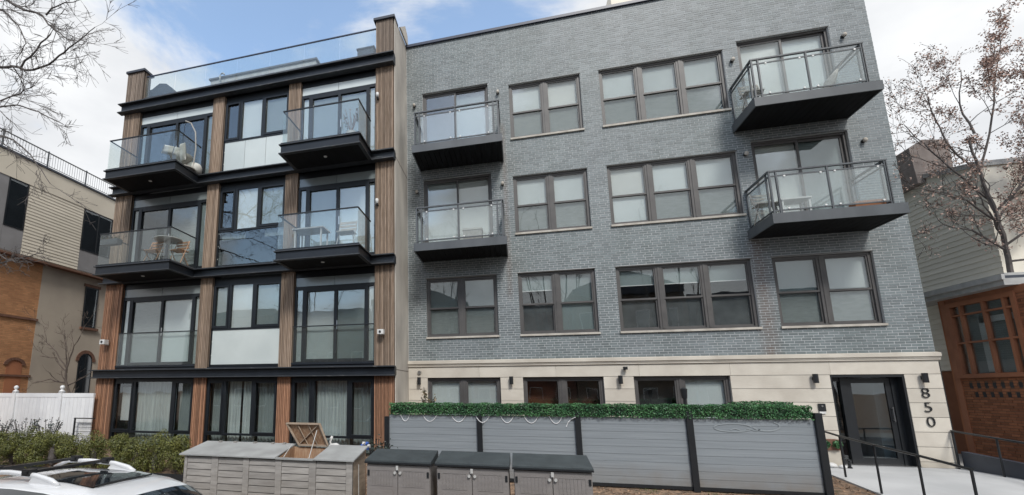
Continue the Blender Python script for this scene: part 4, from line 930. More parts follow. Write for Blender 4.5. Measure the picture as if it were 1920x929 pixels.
part('soffit', B(-27, XU + .02, 9, 24, 6.87, 6.95), 'trim_brown', LN)
part('stucco_wall', B(-27, XL, 14.42, 24, -.1, 6.87), 'stucco', LN)
part('brick_backing', B(-27, XL - .01, 9, 14.42, -.1, 6.87), 'obrick_mortar', LN)
mb = MB(); brick_faces(mb, [r for r in brick_rects(9.0, 14.42, 1.0, 6.87, [])], lambda u, d, v: (XL - .01 + d, u, v)); part('bricks', mb, 'obrick', LN, kind='stuff')
part('band_course', B(XL - .01, XL + .05, 9, 14.46, 4.53, 4.62), 'trim_brown', LN); part('band_course', B(XL - .01, XL + .04, 9, 14.46, 2.28, 2.36), 'trim_brown', LN)
def arch_y(X, yc, z0, r, rin, n=9, rise=1.0):
    mb = MB()
    for i in range(n):
        a, b = math.pi * i / n, math.pi * (i + .92) / n
        pts = [(yc + rr * math.cos(t), z0 + rise * rr * math.sin(t)) for rr, t in ((rin, a), (r, a), (r, b), (rin, b))]
        mb.prism(pts, 'x', X - .01, X + .035)
    return mb
part('blind_arch', arch_y(XL, 13.80, 2.72, .42, .28, rise=.7), 'trim_brown', LN); part('blind_niche', MB().prism([(13.50, .2), (14.10, .2), (14.10, 2.75), (13.95, 2.90), (13.80, 2.93), (13.65, 2.9), (13.5, 2.75)], 'x', XL - .005, XL + .006), 'rbrick', LN)
side_window(16.46, 17.16, 4.58, 6.42, XL + .03, LN)
part('window_sill', B(XL, XL + .09, 16.40, 17.30, 4.47, 4.57), 'trim_brown', LN); part('window_head', B(XL, XL + .05, 16.40, 17.25, 6.43, 6.55), 'trim_brown', LN)
part('window_arch', arch_y(XL, 16.88, 3.05, .50, .36), 'trim_brown', LN)
aw = part('arched_window', MB().prism([(16.88 + .36 * math.cos(t), 3.05 + .36 * math.sin(t)) for t in np.linspace(0, math.pi, 9)] + [(16.52, .6), (17.24, .6)], 'x', XL + .002, XL + .012), 'frame_black', LN)
part('glass_pane', MB().prism([(16.88 + .30 * math.cos(t), 3.05 + .30 * math.sin(t)) for t in np.linspace(0, math.pi, 9)] + [(16.58, .66), (17.18, .66)], 'x', XL + .014, XL + .018), 'car_glass', aw)
part('mullion', B(XL + .018, XL + .026, 16.865, 16.895, .66, 3.34), 'frame_black', aw)
rl = part('roof_railing', MB().box(XU - .02, XU + .02, 9, 24, 11.52, 11.56), 'balc_grey', LN)
q = MB(); q.box(XU - .01, XU + .01, 9, 24, 10.97, 10.99)
for y in np.arange(9.05, 24, .115): q.box(XU - .005, XU + .005, y, y + .010, 10.99, 11.52)
part('balusters', q, 'balc_grey', rl, kind='stuff')
for y in (10.2, 12.0, 13.8, 15.6, 17.4, 19.2): part('post', B(XU - .022, XU + .022, y - .022, y + .022, 10.9, 11.60), 'balc_grey', rl)

# ================================================================== right neighbour
RN = thing('neighbour_house', 'cream clapboard house with a red brick bay beyond the entrance ramp', 'house', (13, 16, 0))
XB, XS = 11.5, 12.1
part('bay_wall', wall_with_holes(12.2, 16.58, -.1, 4.2, [(14.55, 16.32, 2.16, 4.02)], 0, 1), 'rbrick_mortar', RN)
o = RN.children[0] if RN.children else None
me = bpy.data.objects[[q.name for q in bpy.data.objects if q.parent == RN][0]].data
for v in me.vertices: # built along x: turn onto the side plane
    X_, Y_, Z_ = v.co.x + 13, v.co.y + 16, v.co.z; v.co = (XB + Y_ * .3 - 13 + .0, X_ - 16, Z_)
holes = [(14.55, 16.32, 2.16, 4.02)]
for k in range(7):
    yv = 16.15 - k * .215; holes += [(yv - .05, yv + .05, 1.80, 1.93), (yv - .16, yv - .06, 1.56, 1.69)]
mb = MB(); brick_faces(mb, brick_rects(12.2, 16.58, -.05, 4.2, holes), lambda u, d, v: (XB - d, u, v), .012); part('bricks', mb, 'rbrick', RN, kind='stuff')
for h in holes[1:]: part('vent_hole', B(XB - .004, XB + .01, h[0], h[1], h[2], h[3]), 'room', RN)
part('bay_return', B(XB, XB + .6, 16.58, 16.66, -.1, 4.2), 'rbrick', RN)
tr = MB(); X0_, X1_ = XB - .05, XB + .06
tr.box(X0_, X1_, 14.50, 14.60, 2.10, 4.08); tr.box(X0_, X1_, 16.26, 16.40, 2.10, 4.08); tr.box(X0_, X1_, 14.60, 16.26, 3.96, 4.08); tr.box(X0_ - .03, X1_, 14.45, 16.42, 2.06, 2.16)
for yy in (15.98, 15.34, 14.80): tr.box(X0_ + .012, X1_ - .01, yy - .035, yy + .035, 2.16, 3.96)
for zz in (3.72, 2.98): tr.box(X0_ + .016, X1_ - .012, 14.60, 16.26, zz - .022, zz + .022)
BWn = part('bay_window', tr, 'rust_trim', RN)
ys = [14.60, 14.80, 15.34, 15.98, 16.26]
for a, b in zip(ys[:-1], ys[1:]):
    for c, d in ((2.18, 2.96), (3.0, 3.70), (3.74, 3.95)): part('glass_pane', B(XB + .02, XB + .026, a + .02, b - .02, c, d), 'glass', BWn)
part('interior', B(XB + .16, XB + .18, 14.6, 16.3, 2.1, 4.0), 'blind_dim', BWn); part('curtain', B(XB + .10, XB + .12, 15.55, 15.72, 2.2, 3.6), 'blind', BWn); part('curtain', B(XB + .10, XB + .12, 14.75, 15.7, 3.45, 3.6), 'blind', BWn)
part('brick_corner_trim', B(XB - .03, XB + .3, 16.40, 16.56, 0, 4.2), 'rust_trim', RN); part('head_board', B(XB - .02, XB + .28, 12.2, 16.40, 4.03, 4.20), 'rust_trim', RN)
part('fascia_board', B(XB - .28, XB + .55, 14.35, 17.6, 4.20, 4.36), 'fascia', RN); part('gutter', B(XB - .34, XB - .28, 14.3, 17.6, 4.33, 4.46), 'fascia', RN); part('eave_line', B(XB - .29, XB + .6, 14.36, 17.6, 4.362, 4.43), 'panel_dark', RN); part('eave_cap', B(XB - .2, XB + .62, 14.4, 17.6, 4.432, 4.50), 'fascia', RN)
part('upper_wall', MB().prism([(15.40, 4.5), (22, 4.5), (22, 8.6), (17.9, 8.30), (15.40, 7.65)], 'x', XS, XS + 5), 'siding2', RN)
def boards(y0, y1, z0, z1f, X, st_=.15):
    z = z0
    while z < z1f:
        part('clapboard', MB().add([(X, y0, z), (X - .02, y0, z), (X - .006, y0, z + st_ - .003), (X, y1, z), (X - .02, y1, z), (X - .006, y1, z + st_ - .003), (X, y0, z + st_ - .003), (X, y1, z + st_ - .003)],
             [(0, 1, 2, 6), (3, 7, 5, 4), (1, 4, 5, 2), (0, 3, 4, 1), (6, 2, 5, 7)]), 'siding2', RN); z += st_
boards(15.40, 18.6, 4.55, 7.6, XS); 
part('lower_wall', B(XS, XS + 4, 16.66, 22, -.1, 4.4), 'siding2', RN); boards(16.66, 18.6, 2.3, 4.15, XS - .2)
part('lower_brick', B(XS - .2, XS, 16.66, 18.6, -.1, 2.28), 'rbrick', RN)
part('roof_edge', MB().prism([(15.35, 7.60), (22, 9.30), (22, 9.42), (15.35, 7.74)], 'x', XS - .06, XS + 5), 'fascia', RN)
part('dormer', MB().prism([(11.9, 7.9), (12.78, 7.9), (12.82, 9.2), (12.2, 9.28), (11.85, 9.05)], 'y', 17.05, 18.2), 'chimney', RN)
# street-side front wall of that house beyond the frame, low garden wall
BWl = thing('garden_wall', 'low dark wall with a black railing along the right side of the ramp', 'wall', (9.6, 12, 0))
part('wall', MB().prism([(13.95, -.05), (13.95, .38), (9.2, .12), (9.2, -.45)], 'x', 9.50, 9.62), 'panel_dark', BWl)
def sloped_rail(name, x, pts, r, par, m='black'): return part(name, MB().tube([(x, y, z) for y, z in pts], r, 6), m, par)
HR = thing('handrail', 'black tube handrail on the right side of the ramp, beside the low dark wall', 'handrail', (9.42, 12, 0), 'ramp handrails')
sloped_rail('top_rail', 9.40, [(13.95, .83), (12.3, .72), (9.2, .50)], .022, HR)
for y in (13.93, 12.9, 11.6, 10.3): part('post', MB().tube([(9.40, y, np.interp(y, [9, 12.6, 14], [-.45, 0, 0])), (9.40, y, np.interp(y, [9.2, 12.3, 13.95], [.5, .72, .83]))], .02, 6), 'black', HR)
HL = thing('handrail', 'black tube handrail on the left side of the ramp, starting behind the fence post', 'handrail', (6.3, 12, 0), 'ramp handrails')
sloped_rail('top_rail', 6.3, [(12.9, .90), (12.1, .81), (11.12, .735), (10.09, .665), (9.12, .585)], .022, HL)
for y, zt_, zb in ((12.05, .81, .0), (11.09, .735, -.18), (10.1, .665, -.31), (9.14, .585, -.43)): part('post', MB().tube([(6.3, y, zb), (6.3, y, zt_)], .02, 6), 'black', HL)

# small things by the door
t = thing('planter_box', 'brown planter box with two round green plants behind the right fence post', 'planter', (6.9, 13.75, 0))
part('box', B(6.62, 7.16, 13.66, 13.90, .36, .60), 'trim_brown', t)
for x in (6.83, 7.06):
    P = rng.normal(size=(500, 3)); P /= np.linalg.norm(P, axis=1)[:, None]; part('foliage', leafmesh(P * rng.uniform(.05, .095, (500, 1)) + np.array([x, 13.62, .50]), .02, rng), 'hedge', t)
part('stand', B(6.66, 7.12, 13.7, 13.88, 0, .36), 'stone', t)
for i, (x, y, r_, l) in enumerate(((6.80, 13.45, .11, 'white painted stone nearest the fence post by the door'), (6.97, 13.38, .08, 'smaller pale stone beside the white one near the door'))):
    mb = MB().lathe([(r_ * .6, 0), (r_, r_ * .3), (r_ * .85, r_ * .7), (r_ * .3, r_)], (x, y, .0), 8); solo('stone', mb, 'white', l, 'stone', 'stones by the door', smooth=True)
solo('lantern', MB().lathe([(.05, 0), (.05, .02), (.03, .03), (.03, .14), (.055, .16), (.01, .2)], (7.12, 13.42, .005), 8), 'black', 'little black lantern standing on the path by the door', 'lantern')
t = thing('lamp_post', 'slim black patio lamp post rising behind the hedge at the half blinded window', 'lamp', (3.7, 12.6, 0)); 
part('pole', MB().tube([(3.72, 12.6, -.05), (3.72, 12.6, 1.55)], .035, 8), 'black', t); part('lamp_head', MB().lathe([(.06, 0), (.075, .2), (.085, .21), (.03, .25)], (3.72, 12.6, 1.55), 10), 'black', t)

# ================================================================== vegetation
def branch_tree(mb, p, d, length, rad, depth_, rg, spread=.5, up=.0, leafpts=None, nseg=4, kids=(3, 5), min_r=.004, droop=0.0):
    pts = [Vector(p)]; rr = [rad]; d = Vector(d).normalized()
    for i in range(nseg):
        d = (d + Vector(rg.normal(0, .13, 3)) + Vector((0, 0, up - droop * (i / nseg)))).normalized(); pts.append(pts[-1] + d * length / nseg); rr.append(max(min_r, rad * (1 - .75 * (i + 1) / nseg)))
    mb.tube(pts, rr, 5 if rad > .02 else 3, cap=False)
    if leafpts is not None and depth_ <= 1: leafpts += [tuple(q) for q in pts[1:]]
    if depth_ <= 0: return
    for k in range(rg.integers(*kids)):
        t = rg.uniform(.25, 1.0); i = min(int(t * nseg), nseg - 1); q = pts[i].lerp(pts[i + 1], t * nseg - i)
        nd = (pts[i + 1] - pts[i]).normalized() + Vector(rg.normal(0, spread, 3)); branch_tree(mb, q, nd, length * rg.uniform(.42, .7), max(min_r, rad * .5), depth_ - 1, rg, spread, up, leafpts, nseg, kids, min_r, droop)
def limb(mb, pts, r0, r1, rg, depth_=2, every=.5, length=.8, spread=.55, up=.0, min_r=.004, leafpts=None, kids=(3, 5)):
    pts = [Vector(q) for q in pts]; n = len(pts); rr = [r0 + (r1 - r0) * i / (n - 1) for i in range(n)]
    sm = []; sr = []
    for i in range(n - 1):
        for k in range(3): sm.append(pts[i].lerp(pts[i + 1], k / 3) + Vector(rg.normal(0, .012, 3))); sr.append(rr[i] + (rr[i + 1] - rr[i]) * k / 3)
    sm.append(pts[-1]); sr.append(rr[-1]); mb.tube(sm, sr, 6, cap=False)
    for i in range(1, len(sm)):
        if rg.random() < every:
            d = (sm[i] - sm[i - 1]).normalized() + Vector(rg.normal(0, spread, 3)); branch_tree(mb, sm[i], d, length * rg.uniform(.6, 1.2), sr[i] * .55, depth_, rg, spread, up, leafpts, 4, kids, min_r)
# big bare street tree entering from the left
rg = np.random.default_rng(11)
t = thing('street_tree', 'large bare street tree whose branches reach in from the left edge', 'tree', (-14.3, 6.9, -.7))
mb = MB(); T0 = (-14.3, 6.9, -.7)
limb(mb, [T0, (-14.25, 6.9, 2.5), (-14.1, 7.0, 5.0), (-13.9, 7.1, 7.2), (-13.9, 7.2, 9.5), (-13.6, 7.3, 12.0), (-13.1, 7.5, 13.6)], .24, .06, rg, 1, .12, 1.2)
part('trunk', mb, 'bark', t)
mb = MB()
L1 = [[(-13.9, 7.1, 8.8), (-13.17, 7.5, 9.88), (-12.03, 7.5, 9.62), (-11.40, 7.5, 9.50), (-11.17, 7.5, 9.36), (-10.46, 7.5, 9.38), (-10.01, 7.5, 9.62), (-9.56, 7.5, 9.84), (-9.16, 7.5, 10.09)],
      [(-13.6, 7.3, 12.0), (-13.14, 7.5, 12.3), (-12.19, 7.5, 11.59), (-11.51, 7.5, 11.12), (-10.89, 7.5, 10.81), (-10.54, 7.5, 10.41), (-10.07, 7.5, 10.04), (-9.68, 7.5, 9.78)],
      [(-13.5, 7.2, 11.5), (-13.03, 7.5, 11.7), (-12.37, 7.6, 11.40), (-11.82, 7.6, 10.85), (-11.42, 7.6, 10.26), (-11.64, 7.6, 9.87)],
      [(-13.9, 7.0, 8.3), (-12.69, 7.4, 8.46), (-11.80, 7.4, 8.42), (-11.11, 7.4, 8.36), (-10.40, 7.4, 8.05), (-9.63, 7.4, 7.64)],
      [(-13.9, 7.1, 8.4), (-12.99, 7.5, 9.02), (-11.85, 7.5, 8.67), (-11.19, 7.5, 8.77), (-10.79, 7.5, 8.90)],
      [(-13.9, 6.9, 7.8), (-12.80, 7.2, 8.12), (-11.65, 7.2, 7.63), (-10.76, 7.2, 7.31), (-9.94, 7.2, 6.64), (-9.5, 7.2, 6.1)],
      [(-14.0, 6.9, 3.6), (-11.99, 7.4, 4.28), (-11.05, 7.4, 4.46), (-10.29, 7.4, 4.58), (-9.69, 7.4, 4.63)],
      [(-14.0, 6.9, 4.2), (-12.09, 7.3, 4.79), (-11.10, 7.3, 4.74), (-10.59, 7.3, 4.55), (-10.10, 7.3, 4.40)],
      [(-13.2, 7.4, 12.9), (-12.0, 7.2, 12.6), (-10.8, 7.2, 12.2), (-9.8, 7.2, 11.5), (-9.3, 7.2, 11.2)]]
for i, p in enumerate(L1): limb(mb, p, .045 if i < 2 else .030, .008, rg, 2, .85, .75 if i not in (6, 7) else .4, .5, min_r=.0038, kids=(3, 6))
limb(mb, [(-11.37, 7.5, 9.5), (-10.88, 7.5, 9.9), (-10.51, 7.5, 10.21), (-10.40, 7.5, 10.6)], .025, .009, rg, 2, .6, .5); limb(mb, [(-10.78, 7.5, 10.82), (-10.47, 7.5, 10.98), (-9.73, 7.5, 10.97)], .022, .007, rg, 1, .6, .4)
part('branches', mb, 'bark', t)

# small bare tree behind the vinyl fence
t = thing('bare_tree', 'small bare tree behind the white fence, in front of the tan stucco wall', 'tree', (-15.4, 13.4, 0)); mb = MB()
limb(mb, [(-15.4, 13.4, -.05), (-15.4, 13.4, 1.43), (-15.70, 13.4, 2.09), (-15.73, 13.4, 2.53)], .055, .04, rg, 1, .3, .6)
for p in ([(-15.73, 13.4, 2.53), (-16.33, 13.4, 3.16), (-16.81, 13.4, 3.51), (-17.07, 13.4, 4.13)], [(-15.73, 13.4, 2.53), (-15.58, 13.4, 3.14), (-15.29, 13.4, 3.68), (-15.11, 13.4, 4.10)], [(-15.73, 13.4, 2.53), (-15.78, 13.3, 3.34), (-15.92, 13.3, 3.93)],
          [(-15.73, 13.4, 2.0), (-16.42, 13.4, 2.15), (-17.28, 13.4, 2.0)], [(-15.74, 13.4, 2.38), (-16.42, 13.5, 2.93), (-17.19, 13.5, 3.02)], [(-15.64, 13.4, 1.9), (-15.06, 13.3, 2.09), (-14.28, 13.3, 2.45)]):
    limb(mb, p, .03, .008, rg, 2, .5, .6, .45, up=.06, min_r=.0045, kids=(2, 4))
part('branches', mb, 'bark_pale', t)

# brown-leaved tree right
rg = np.random.default_rng(5); lp = []
t = thing('tree', 'tree holding dry brown leaves behind the brick bay at the right edge', 'tree', (11.93, 15.0, 0)); mb = MB()
limb(mb, [(11.93, 15, -.05), (11.93, 15, 2.5), (11.9, 15, 4.69), (11.92, 15, 5.59), (11.87, 15, 6.38), (11.77, 15, 7.3), (11.70, 15, 8.2)], .075, .025, rg, 1, .2, .8)
part('trunk', mb, 'bark', t); mb = MB()
for p in ([(11.9, 15, 5.2), (11.2, 14.8, 5.7), (10.5, 14.6, 5.85), (9.85, 14.5, 5.6)], [(11.9, 15, 5.9), (11.2, 14.8, 6.5), (10.5, 14.7, 6.8), (9.95, 14.6, 7.0)], [(11.85, 15, 6.5), (11.2, 15, 7.5), (10.8, 15.1, 8.3), (10.5, 15.1, 8.9)], [(11.8, 15, 7.2), (11.3, 15.1, 8.2), (11.25, 15.2, 9.0), (11.2, 15.2, 9.7)],
          [(11.8, 15, 7.4), (12.3, 15, 8.8), (12.6, 15.1, 10.0), (12.9, 15.1, 11.0)], [(11.9, 15, 6.0), (12.8, 15, 7.4), (13.3, 15, 8.6), (13.6, 15.1, 9.8)], [(11.9, 15, 5.3), (12.8, 14.8, 6.0), (13.6, 14.7, 6.8), (14.4, 14.7, 7.6)], [(11.85, 15, 8.4), (11.9, 15.3, 9.4), (12.1, 15.3, 10.4)],
          [(11.9, 15, 4.9), (12.7, 14.7, 5.0), (13.5, 14.6, 5.4)], [(11.9, 15, 5.6), (11.3, 14.4, 6.0), (10.9, 14.1, 6.5)], [(11.87, 15, 6.2), (12.5, 14.6, 7.0), (12.9, 14.5, 8.2), (13.2, 14.5, 9.2)]):
    limb(mb, p, .028, .008, rg, 2, .95, .85, .5, up=.03, min_r=.0042, leafpts=lp, kids=(3, 6))
part('branches', mb, 'bark', t)
lp = np.array(lp); idx = rg.choice(rg.integers(0, len(lp), 6500), 36000); P = lp[idx] + rg.normal(0, .06, (36000, 3)); P = P[P[:, 2] < 12]
dens = np.clip((P[:, 0] - 10.4) / 2.0, .14, 1) * np.where(P[:, 2] < 5.2, .35, 1); P = P[rg.random(len(P)) < dens]
part('leaves', leafmesh(P, .026, rg, aspect=.7), 'brown_leaf', t, kind='stuff')

# clipped boxwoods
def bush_mesh(seed, w=.44, h=.80, blobs=26, per=300):
    g = np.random.default_rng(seed); Ps, Ns = [], []
    for k in range(blobs):
        th = g.uniform(0, 6.283); zz = g.uniform(.12, 1.0); rr_ = w * (1 - .45 * zz) * g.uniform(.35, 1.0)
        c = np.array([rr_ * math.cos(th), rr_ * math.sin(th), h * zz * .92]); r = g.uniform(.11, .18)
        d = g.normal(size=(per, 3)); d /= np.linalg.norm(d, axis=1)[:, None]; Ps.append(c + d * r * g.uniform(.82, 1.08, (per, 1)) * [1, 1, 1.15]); Ns.append(d)
    P = np.concatenate(Ps); P[:, 2] = np.maximum(P[:, 2], .02)
    return leafmesh(P, .019, g, nor=np.concatenate(Ns), jit=.45)
protos = []
bushes = [(-14.3, 10.35, 1.10, .90, 'boxwood at the far left edge of the clipped row'), (-13.5, 10.2, 1.02, .84, 'second boxwood from the left edge'), (-12.75, 10.25, 1.12, .98, 'tall full boxwood under the middle of the white fence panel'), (-12.1, 10.2, 1.06, .92, 'boxwood just left of the iron railing, merged with its neighbour'),
          (-11.45, 10.15, 0.92, .84, 'boxwood in front of the short iron railing'), (-10.75, 10.2, .90, .90, 'boxwood left of the foot of the leftmost timber column'), (-10.05, 10.25, .92, .93, 'boxwood just right of the foot of the leftmost timber column'), (-9.4, 10.2, .90, .80, 'low boxwood with gaps showing the curtain behind'),
          (-8.85, 10.25, .98, .98, 'tallest boxwood with pinkish tips under the dark right curtain light'), (-8.2, 10.2, .92, .92, 'last boxwood of the row beside the slatted box')]
for i, (x, y, sx, sz, l) in enumerate(bushes):
    k = i % 3
    if len(protos) <= k:
        t = thing('boxwood_bush', 'the ' + l, 'bush', (0, 0, 0), 'clipped boxwoods in a row'); part('foliage', bush_mesh(20 + k), 'box_leaf', t, kind='stuff')
        part('stems', MB().tube([(0, 0, -.2), (0, 0, .35)], .02, 5), 'bark', t); protos.append(t)
        part('core', MB().lathe([(.05, .05), (.10, .2), (.08, .4), (.02, .5)], (0, 0, 0), 9), 'bark', t)
    else: t = copy_tree(protos[k]); t['label'] = 'the ' + l
    t.location = (x, y, -.26); t.scale = (sx * (1 + .08 * math.sin(i * 2.3)), sx * 1.05, sz * (1.18 + .07 * math.sin(i * 3.1))); t.rotation_euler.z = i * 1.7
solo('planter_edge', MB().box(-16, -7.6, 9.72, 9.80, -.5, -.20).box(-7.68, -7.6, 9.8, 12.2, -.5, -.10), 'black', 'black metal edging along the foot of the boxwoods', 'planter edging')
g = np.random.default_rng(3)
for i, (x, y, h, l) in enumerate(((-15.6, 11.3, 1.0, 'dark leafy shrub at the left edge behind the boxwoods'), (-14.6, 11.3, 1.02, 'dark leafy shrub below the left ball capped fence post'), (-13.6, 11.2, 1.12, 'tallest dark leafy shrub below the right ball capped fence post'))):
    t = thing('dark_shrub', l, 'shrub', (x, y, -.1), 'dark shrubs behind the boxwoods'); mb = MB(); P = []
    for k in range(16):
        a = g.uniform(0, 6.28); top = (x + .45 * math.cos(a) * g.uniform(.3, 1), y + .3 * math.sin(a), -.1 + h * g.uniform(.65, 1.0)); mb.tube([(x, y, -.1), top], .008, 4)
        q = g.uniform(.5, 1, (22, 1)); P.append(np.array([x, y, -.1]) * (1 - q) + np.array(top) * q + g.normal(0, .035, (22, 3)))
    part('stems', mb, 'bark', t); part('foliage', leafmesh(np.concatenate(P), .035, g, aspect=.45), 'dark_leaf', t, kind='stuff')
t = thing('flowering_shrub', 'slim reddish leaved shrub rising above the hedge at the first ground floor window', 'shrub', (-2.33, 12.3, 0)); mb = MB(); P = []
for k in range(9):
    a = g.uniform(0, 6.28); top = (-2.33 + .26 * math.cos(a) * g.uniform(.2, 1), 12.3 + .15 * math.sin(a), 1.9 * g.uniform(.74, .98)); mb.tube([(-2.33, 12.3, 0), (-2.33 + (top[0] + 2.33) * .3, 12.3, 1.1), top], .010, 4)
    q = g.uniform(0, 1, (30, 1)); P.append(np.array([-2.33 + (top[0] + 2.33) * .3, 12.3, 1.1]) * (1 - q) + np.array(top) * q + g.normal(0, .03, (30, 3)))
part('stems', mb, 'bark', t); part('foliage', leafmesh(np.concatenate(P), .045, g, aspect=.5), 'red_leaf', t, kind='stuff')
t = thing('wire_shrub', 'dark twiggy shrub between the pinwheel ornament and the left fence post', 'shrub', (-2.9, 10.2, -.2)); mb = MB(); P = []
for k in range(14): a = g.uniform(0, 6.28); mb.tube([(-3.0, 10.2, -.2), (-3.0 + .25 * math.cos(a), 10.2 + .15 * math.sin(a), .62 * g.uniform(.7, 1.1))], .009, 4)
P = np.array([-3.0, 10.2, .45]) + g.normal(0, .12, (260, 3)); part('stems', mb, 'black_matt', t); part('foliage', leafmesh(P, .03, g), 'dark_leaf', t, kind='stuff')

# ================================================================== things on the balconies and roof
t = thing('hanging_chair', 'white hanging chair with striped cushions on an arched stand, upper left balcony', 'hanging chair', (-10.2, 11.75, 8.75))
part('stand', MB().tube([(-9.86, 12.0, 8.78), (-9.80, 12.0, 9.5), (-9.86, 12.0, 10.1), (-10.02, 11.95, 10.42), (-10.2, 11.9, 10.5)], .022, 7), 'rattan', t); part('base', MB().lathe([(.36, 0), (.36, .03)], (-10.1, 11.9, 8.755), 16), 'rattan', t)
part('rope', MB().tube([(-10.2, 11.9, 10.5), (-10.2, 11.85, 9.75)], .008, 4), 'black', t)
part('basket', MB().lathe([(.10, 0), (.24, .05), (.33, .16), (.36, .26)], (-10.25, 11.9, 8.98), 16), 'rattan', t, smooth=True)
def pillow(x, y, z, w_, h_, d_, m, par, rot=0, nm='cushion'):
    mb = MB(); N_ = 8; 
    for s in (-1, 1):
        b0 = len(mb.v)
        for i in range(N_ + 1):
            for j in range(N_ + 1):
                u, v = 2 * i / N_ - 1, 2 * j / N_ - 1; k = (1 - abs(u) ** 4) * (1 - abs(v) ** 4); X_, Z_ = u * w_ / 2, v * h_ / 2
                mb.v.append((x + X_ * math.cos(rot) - Z_ * math.sin(rot), y + s * d_ / 2 * k ** .5, z + X_ * math.sin(rot) + Z_ * math.cos(rot)))
        mb.f += [(b0 + i * (N_ + 1) + j, b0 + i * (N_ + 1) + j + 1, b0 + (i + 1) * (N_ + 1) + j + 1, b0 + (i + 1) * (N_ + 1) + j)[::s] for i in range(N_) for j in range(N_)]
    mb.mi = [0] * len(mb.f); return part(nm, mb, m, par, smooth=True)
c_ = pillow(-10.42, 11.62, 9.33, .70, .30, .20, 'cushion', t, -.32); pillow(-10.0, 11.66, 9.25, .20, .60, .16, 'cushion', t, .12)
for k in (-.12, .12): part('stripe', MB().tube([(-10.46 + k * 1.6, 11.51, 9.22 - k * .5), (-10.40 + k * 1.6, 11.51, 9.44 - k * .5)], .008, 4), 'black', c_)
t = thing('pouf', 'round white pouf near the hanging chair on the upper left balcony', 'pouf', (-9.98, 11.6, 8.75)); part('seat', MB().lathe([(.2, 0), (.25, .06), (.26, .2), (.22, .3), (.1, .34)], (-9.98, 12.2, 8.75), 14), 'cushion', t, smooth=True)
t = thing('railing_planter', 'slate planter with a few flowers hung at the left end of the lower left balcony', 'planter', (-12.2, 11.4, 6.2)); part('box', MB().prism([(11.30, 6.25), (11.48, 6.25), (11.50, 6.42), (11.28, 6.42)], 'x', -12.5, -11.85), 'planter', t); part('foliage', leafmesh(np.array([-12.18, 11.4, 6.47]) + g.normal(0, 1, (160, 3)) * [.22, .05, .05], .03, g), 'red_leaf', t)
t = thing('bistro_table', 'round glass topped table on the lower left balcony', 'table', (-10.4, 11.75, 5.57)); part('table_top', MB().lathe([(.42, 0), (.42, .025)], (-10.35, 11.75, 6.36), 20), 'fascia', t)
for a in (0, 2.1, 4.2): part('leg', MB().tube([(-10.35 + .1 * math.cos(a), 11.75 + .1 * math.sin(a), 6.36), (-10.35 + .25 * math.cos(a), 11.75 + .25 * math.sin(a), 5.58)], .012, 5), 'fascia', t)
def slat_chair(cx, cy, z, lab, name='folding_chair', s=1.0, m='tan_wood', grp=None):
    t = thing(name, lab, 'chair', (cx, cy, z), grp); w_ = .22 * s
    for sx in (-1, 1):
        part('leg', MB().tube([(cx + sx * w_, cy - .2, z), (cx + sx * w_, cy + .16, z + .80 * s)], .014, 5), m, t); part('leg', MB().tube([(cx + sx * w_ * .86, cy + .2, z), (cx + sx * w_ * .86, cy - .18, z + .44 * s)], .014, 5), m, t)
    for k in range(5): part('seat_slat', B(cx - w_, cx + w_, cy - .2 + k * .075, cy - .145 + k * .075, z + .43 * s, z + .448 * s), m, t)
    for k in range(3): part('back_slat', B(cx - w_, cx + w_, cy + .13, cy + .147, z + (.54 + k * .09) * s, z + (.60 + k * .09) * s), m, t)
    return t
slat_chair(-10.75, 11.65, 5.57, 'teak slatted folding chair left of the glass table on the lower left balcony'); slat_chair(-9.98, 11.85, 5.57, 'teak slatted folding chair right of the glass table on the lower left balcony')
t = thing('flower_pot', 'pot of dry red stems at the right end of the upper middle balcony', 'plant', (-4.28, 11.6, 8.75)); part('pot', MB().lathe([(.10, 0), (.14, .22), (.15, .24)], (-4.28, 11.6, 8.75), 12), 'white', t)
mb = MB(); P = []
for k in range(12): a = g.uniform(-.22, .22); b_ = g.uniform(.35, .8); mb.tube([(-4.28, 11.6, 8.95), (-4.28 + a, 11.6 + g.uniform(-.1, .1), 8.95 + b_)], .006, 4); P += [(-4.28 + a, 11.6, 8.95 + b_ * q) for q in g.uniform(.5, 1, 5)]
part('stems', mb, 'trim_brown', t); part('leaves', leafmesh(np.array(P), .035, g), 'red_leaf', t)
slat_chair(-4.42, 11.75, 5.57, 'white chair at the right end of the lower middle balcony', 'patio_chair', 1.1, 'rattan')
t = thing('patio_table', 'grey patio table in the middle of the lower middle balcony', 'table', (-5.5, 11.8, 5.57)); part('table_top', B(-6.0, -5.05, 11.55, 12.1, 6.22, 6.26), 'fascia', t)
for x in (-5.92, -5.13):
    for y in (11.6, 12.05): part('leg', B(x - .02, x + .02, y - .02, y + .02, 5.57, 6.22), 'fascia', t)
t = thing('cushion_box', 'pale wicker box with a cushion on the lower small balcony of the brick building', 'box', (-1.05, 13.3, 5.9)); part('box', B(-1.35, -.82, 13.1, 13.5, 5.9, 6.30), 'rattan', t); part('lid', B(-1.37, -.80, 13.08, 13.52, 6.30, 6.36), 'cushion', t)
t = thing('patio_table', 'white low table on the lower big balcony of the brick building', 'table', (6.7, 13.3, 5.9)); part('table_top', B(6.42, 7.05, 13.05, 13.5, 6.34, 6.38), 'white', t)
for x in (6.46, 7.01):
    for y in (13.1, 13.45): part('leg', B(x - .02, x + .02, y - .02, y + .02, 5.9, 6.34), 'white', t)
t = thing('flower_trough', 'terracotta trough at the right end of the lower big balcony', 'planter', (8.2, 13.0, 5.9)); part('trough', MB().prism([(12.95, 5.9), (13.12, 5.9), (13.16, 6.1), (12.92, 6.1)], 'x', 7.8, 8.4), 'terracotta', t); part('soil', B(7.82, 8.38, 12.94, 13.14, 6.085, 6.095), 'soil', t)
